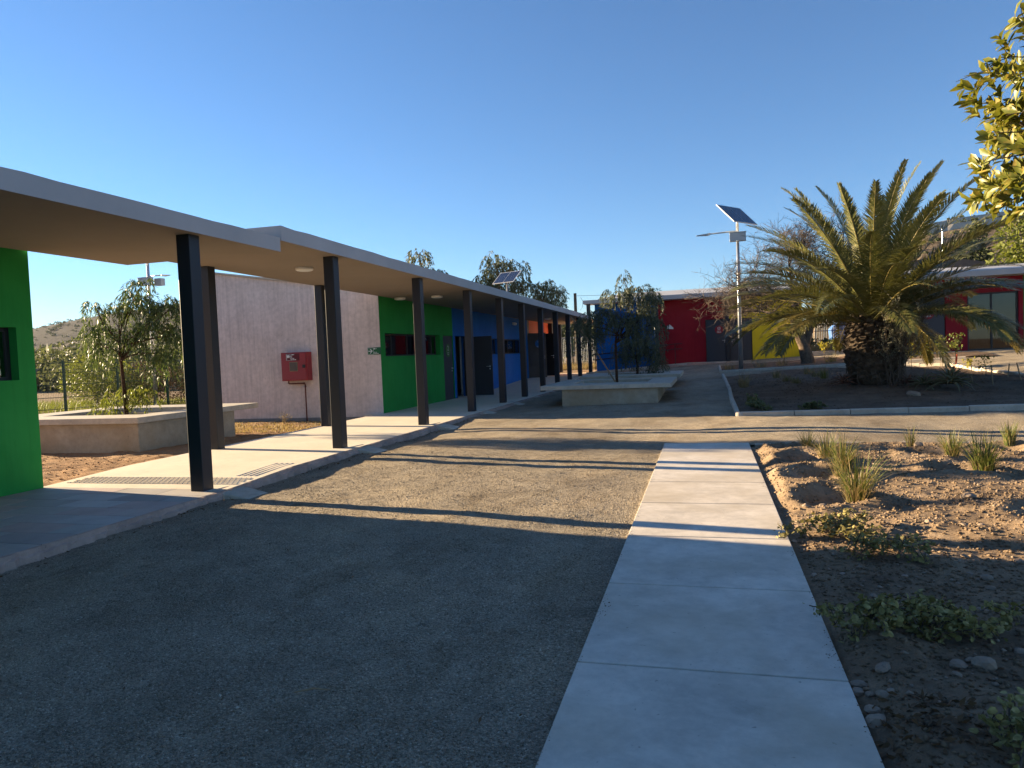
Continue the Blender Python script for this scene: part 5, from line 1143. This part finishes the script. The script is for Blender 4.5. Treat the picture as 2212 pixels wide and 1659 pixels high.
def sapling(label, x, y, z, h, seed, mat_, n=120, leaf=.075, spread=.28, cat='sapling'):
    r_ = np.random.default_rng(seed); pr = random.Random(seed); t = thing('sapling', (x, y, z), label, cat, 'young plants at the back of the palm bed'); mb = MB(); top = Vector((x+pr.uniform(-.05, .05), y, z+h*.9))
    mb.tube([(x, y, z-.05), (x, y, z+h*.5), top], [.011, .009, .005], 6, cap=False); P = []; D = []
    for k in range(7):
        f = pr.uniform(.35, .95); a = pr.uniform(0, 6.28); b = Vector((x, y, z+h*f)); e = b+Vector((math.cos(a)*spread*(1.15-f*.5), math.sin(a)*spread*(1.15-f*.5), h*.16)); branch(mb, b, e, .005, .002, pr, .1, 3, 4); m2 = n//7
        q = r_.random((m2, 1)); P.append(np.array(b)*(1-q)+np.array(e)*q+r_.normal(size=(m2, 3))*.035); D.append(rnd(r_, m2)+np.array([0, 0, -.1]))
    mb.build('stem', M['twig'], t); P = np.concatenate(P); D = np.concatenate(D); k = len(P); npmesh('leaves', *diamonds(P, D, r_.normal(size=(k, 3)), leaf*r_.uniform(.6, 1.3, k), leaf*.8*r_.uniform(.6, 1.2, k)), M[mat_], t)
for i, (lb, x, y, h, mt, n) in enumerate((('bright yellow flowering sapling just right of the palm', 5.95, 24.06, .8, 'sapy', 260), ('green sapling right of the yellow one', 6.3, 23.7, .66, 'sap', 130), ('taller green sapling in front of the dark door', 6.83, 24.25, .82, 'sap', 180), ('bronze-tipped sapling in front of the red wall', 7.12, 24.0, .86, 'sap', 170), ('wispy sapling near the white edge stones', 6.86, 20.83, .45, 'sap', 60), ('thin yellow sapling by the white edge stones', 6.82, 21.73, .45, 'sapy', 60), ('yellow-leaved sapling left of the palm by the back wall', 4.9, 33.4, .7, 'sapy', 120), ('green sapling under the far wire fence', 5.4, 33.8, .6, 'sap', 110), ('small dark sapling before the yellow wall', 3.0, 30.5, .7, 'pepperdark', 50))):
    sapling(lb, x, y, g1(x, y)+.03, h, 600+i, mt, n)
# staked, broken canes
for i, (a, b) in enumerate((((5.55, 21.13, .3), (5.55, 21.13, .58)), ((6.10, 19.37, .2), (6.07, 19.37, .48)), ((6.36, 18.88, .18), (6.33, 18.88, .71)), ((7.10, 20.17, .28), (7.15, 20.17, .68)), ((7.16, 19.49, .25), (7.06, 19.49, .72)))):
    tag(MB().tube([a, b], .014, 6).build('garden_stake', M['wood']), ['pale stake directly behind the small aloe', 'short stake right of the large aloe', 'upright stake right of the large aloe', 'stake near the white edge stones', 'rightmost leaning stake by the white edge stones'][i], 'stake', 'stakes in the palm bed')
# saltbush climbing in front of the palm trunk
def saltbush():
    r_ = np.random.default_rng(71); pr = random.Random(71); x, y = 4.35, 18.75; z = float(pbz(np.array(x), np.array(y))); t = thing('saltbush', (x, y, z), 'grey twiggy bush growing up against the palm trunk', 'bush'); mb = MB(); P = []; D = []
    def grow(p, d, L, r, lev):
        pts = [p]
        for k in range(5):
            d = (d+Vector((pr.uniform(-1, 1), pr.uniform(-1, 1), pr.uniform(-.2, .7)))*.3).normalized(); p = p+d*L/5; pts.append(p)
        mb.tube(pts, [r*(1-.14*k) for k in range(6)], 5 if lev == 0 else 3, cap=False)
        if lev >= 1:
            for q in pts[1:]:
                for j in range(5): P.append(tuple(q+Vector((pr.uniform(-1, 1), pr.uniform(-1, 1), pr.uniform(-1, 1)))*.025)); D.append((d.x+pr.uniform(-.8, .8), d.y+pr.uniform(-.8, .8), d.z+pr.uniform(-.5, .9)))
        if lev < 2:
            for k in range(6 if lev == 0 else 4): grow(pts[pr.randint(2, 5)], (d*.6+Vector((pr.uniform(-1, 1), pr.uniform(-.8, .8), pr.uniform(.0, .9)))).normalized(), L*pr.uniform(.4, .62), r*.5, lev+1)
    for k in range(9): grow(Vector((x+pr.uniform(-.2, .2), y+pr.uniform(-.1, .1), z)), Vector((pr.uniform(-.45, .5), pr.uniform(-.25, .1), 1)).normalized(), pr.uniform(1.0, 1.5), .016, 0)
    mb.build('stems', M['twig'], t); P = np.array(P); k = len(P); npmesh('leaves', *diamonds(P, np.array(D), r_.normal(size=(k, 3)), .038, .015), M['salt'], t)
saltbush()
# dead sprig by the gable
def sprig(label, x, y, z, seed, h=.35):
    pr = random.Random(seed); t = thing('dry_sprig', (x, y, z), label, 'dry plant'); mb = MB()
    for k in range(9): branch(mb, (x, y, z-.02), (x+pr.uniform(-.2, .2), y+pr.uniform(-.15, .15), z+h*pr.uniform(.4, 1)), .005, .003, pr, .2, 4, 4)
    mb.build('stems', M['straw'], t); r_ = np.random.default_rng(seed); n = 70; P = np.array([x, y, z])+r_.normal(size=(n, 3))*np.array([.11, .08, .07])+np.array([0, 0, h*.6]); npmesh('husks', *diamonds(P, r_.normal(size=(n, 3)), r_.normal(size=(n, 3)), .03, .02), M['straw'], t)
sprig('dry straw-coloured sprig at the foot of the concrete gable', -10.6, 16.4, -.17, 81)
# dry grass cover beyond the buildings
def cover(name, label, n, xr, yr, h, seed, mat_='straw', zoff=0):
    r_ = np.random.default_rng(seed); x = r_.uniform(*xr, n); y = r_.uniform(*yr, n); V = []; z = G(x, y)-.07+zoff; a = r_.random(n)*6.28; H = h*r_.uniform(.5, 1.3, n); ln = r_.normal(size=(n, 2))*.35
    p = np.stack([x, y, z], 1); sd = np.stack([np.cos(a), np.sin(a), np.zeros(n)], 1)*.012; tip = p+np.stack([ln[:, 0]*H, ln[:, 1]*H, H], 1); V = np.stack([p-sd, p+sd, tip], 1).reshape(-1, 3); tag(npmesh(name, V, np.arange(n*3).reshape(-1, 3), M[mat_]), label, 'dry grass', kind='stuff')
cover('dry_grass', 'dry straw grass beyond the walkway end', 9000, (-17, -4.5), (43, 49), .38, 91)
cover('dry_grass', 'dry straw grass in front of the far wire fence', 5000, (4.6, 9.5), (36.6, 41.5), .32, 92, zoff=.2)
cover('soil_stubble', 'thin dry stubble on the reddish soil by the gable', 3500, (-13.5, -8.4), (14.6, 17.1), .05, 93, zoff=.06)
cover('valley_grass', 'rough green weeds along the foot of the mesh fence', 6000, (-34, -19), (23, 31), .30, 94, 'bushy')

# ------------------------------------------------------------------ stones in the near bed
def stone_mesh(seed):
    import bmesh
    bm = bmesh.new(); bmesh.ops.create_icosphere(bm, subdivisions=2, radius=1); r_ = random.Random(seed); W = [(Vector((r_.uniform(-1, 1), r_.uniform(-1, 1), r_.uniform(-1, 1))).normalized(), r_.uniform(.6, 1.0)) for _ in range(16)]
    for v in bm.verts:
        d = v.co.normalized(); k = 1.0
        for n_, o_ in W:
            q = d.dot(n_)
            if q > .2: k = min(k, o_/max(q, .3))
        v.co = d*k; v.co.z *= .68; v.co.x *= 1.15
    me = bpy.data.meshes.new('stone'); bm.to_mesh(me); bm.free(); me.materials.append(M['stone']); return me
SM = [stone_mesh(k) for k in range(6)]
SL = {(2.31, 7.48): (.105, 'large tan stone alone on the sunlit soil'), (1.19, 3.68): (.085, 'largest rounded stone below the foreground trailing plant'), (1.09, 3.71): (.065, 'squat stone left of the largest rounded one'), (1.16, 10.73): (.085, 'pale stone beside the far left tussock'), (2.73, 10.79): (.10, 'pale stone beside the small tussock on the far edge'), (3.72, 10.62): (.12, 'big half-buried stone at the far right hollow'), (.63, 3.54): (.055, 'topmost stone of the little heap at the path edge'), (.63, 3.2): (.06, 'long brown stone at the path edge in the corner'), (4.28, 17.18): (.20, 'pale boulder in front of the palm')}
ST = [(.84, 7.02, .035), (.99, 7.06, .045), (1.69, 6.43, .05), (1.95, 6.44, .045), (2.08, 6.45, .04), (.63, 6.02, .035), (.62, 3.47, .045), (.70, 3.39, .045), (.64, 3.28, .05), (.66, 3.43, .035), (.74, 3.40, .03), (1.67, 5.11, .055), (1.46, 4.51, .045), (1.62, 5.26, .03), (1.42, 3.92, .05), (.75, 3.6, .055), (.93, 4.68, .035), (.66, 5.17, .03), (.90, 3.3, .03), (.85, 5.22, .035), (1.44, 5.58, .045), (1.62, 4.9, .04), (1.7, 5.6, .05), (.98, 5.35, .03), (1.15, 3.75, .035), (1.05, 3.58, .03), (1.2, 5.1, .025), (1.0, 4.85, .025), (1.8, 7.1, .03), (1.6, 8.1, .03), (1.0, 8.9, .03), (2.2, 8.2, .03), (1.9, 9.4, .035), (1.05, 10.7, .05), (2.3, 6.1, .05), (1.25, 7.9, .03), (2.6, 8.1, .04), (2.0, 5.5, .06), (2.1, 4.9, .05), (1.8, 4.4, .045), (1.7, 4.0, .05)]
pr = random.Random(3)
def put_stone(x, y, s, label, group=None, zf=bed_z):
    o = link('stone', SM[pr.randint(0, 5)]); o.location = (x, y, float(zf(np.array(x), np.array(y)))+s*.25); s *= .66; o.scale = (s*pr.uniform(.9, 1.3), s, s*pr.uniform(.75, 1.1)); o.location.z -= s*.12; o.rotation_euler = (pr.uniform(-.2, .2), pr.uniform(-.2, .2), pr.uniform(0, 6.28)); tag(o, label, 'stone', group)
for (x, y), (s, lb) in SL.items(): put_stone(x, y, s, lb, None, pbz if y > 14 else bed_z)
for (x, y, s) in ST: put_stone(x, y, s, 'small rounded stone lying on the near planting bed', 'small stones on the near bed')
# fallen leaves and twigs
tag(MB().tube([(-1.93, 2.95, g1(-1.9, 2.95)+.01), (-1.85, 2.99, g1(-1.9, 2.95)+.018), (-1.77, 3.0, g1(-1.9, 2.95)+.012)], [.004, .005, .003], 5).build('fallen_twig', M['wood']), 'pale fallen twig on the shaded gravel', 'twig')
r_ = np.random.default_rng(9); n = 160; P = np.stack([r_.uniform(.6, 1.0, n), r_.uniform(2.9, 3.35, n), np.zeros(n)], 1); P[:, 2] = bed_z(P[:, 0], P[:, 1])+.012
tag(npmesh('leaf_litter', *diamonds(P, r_.normal(size=(n, 3))*np.array([1, 1, .3]), r_.normal(size=(n, 3)), .05, .02), M['dryleaf']), 'dry brown leaf litter at the path edge', 'leaf litter', kind='stuff')

# ------------------------------------------------------------------ haze
m, t, out = newmat('air_haze'); pv = N(t, 'ShaderNodeVolumePrincipled'); pv.inputs['Color'].default_value = (.82, .88, 1, 1); pv.inputs['Density'].default_value = .00006; pv.inputs['Anisotropy'].default_value = .0
t.links.new(pv.outputs[0], out.inputs['Volume'])
hz = MB().box(-2600, 2600, -400, 3100, -4, 106).build('haze', m); tag(hz, 'thin blue haze over the far hills', 'haze', kind='stuff')

r_ = np.random.default_rng(19); n = 150; P = np.stack([r_.uniform(-5.3, -.75, n), 2.3+9*r_.random(n)**1.3, np.zeros(n)], 1); P[:, 2] = gravel_z(P[:, 0], P[:, 1])+.012
tag(npmesh('gravel_litter', *diamonds(P, r_.normal(size=(n, 3))*np.array([1, 1, .2]), r_.normal(size=(n, 3))*np.array([1, 1, .3]), r_.uniform(.015, .045, n), r_.uniform(.005, .014, n)), M['dryleaf']), 'few dry leaves and crumbs scattered on the gravel', 'leaf litter', kind='stuff')
n = 260; P = np.stack([np.full(n, -5.40)+np.abs(r_.normal(size=n))*.10, r_.uniform(3.0, 16, n), np.zeros(n)], 1); P[:, 2] = gravel_z(P[:, 0], P[:, 1])+.015
tag(npmesh('edge_litter', *diamonds(P, r_.normal(size=(n, 3))*np.array([1, 1, .3]), r_.normal(size=(n, 3)), r_.uniform(.02, .06, n), r_.uniform(.008, .02, n)), M['dryleaf']), 'dry leaf crumbs gathered along the walkway edge', 'leaf litter', kind='stuff')
def edge_mask(c, k):
    def f(x, y):
        q = .5+.5*np.sin(y*2.3+k)*np.sin(y*5.1+2*k); r0 = np.random.default_rng(int(k*10)); return (np.abs(x-c) < .012+.075*q**3*r0.random(len(x))) & (r0.random(len(x)) < .15+.85*q**2)
    return f
def path_top(x, y): return np.interp(y, [-4, 2.5, 11.5], [-.215, -.165, -.088])+0*x
cl = scatter_stones('path_edge_grit', 2600, (-.668, -.58), (2.2, 11.4), path_top, .0015, .005, M['gravel'], 1.2, edge_mask(-.668, 1.0), seed=21)
tag(cl, 'gravel grains spilled along the left edge of the concrete path', 'gravel', kind='stuff')
cl = scatter_stones('path_soil_crumbs', 2600, (.49, .585), (2.2, 11.4), path_top, .0015, .005, M['soil'], 1.2, edge_mask(.585, 2.0), seed=22)
tag(cl, 'soil crumbs spilled along the right edge of the concrete path', 'soil', kind='stuff')
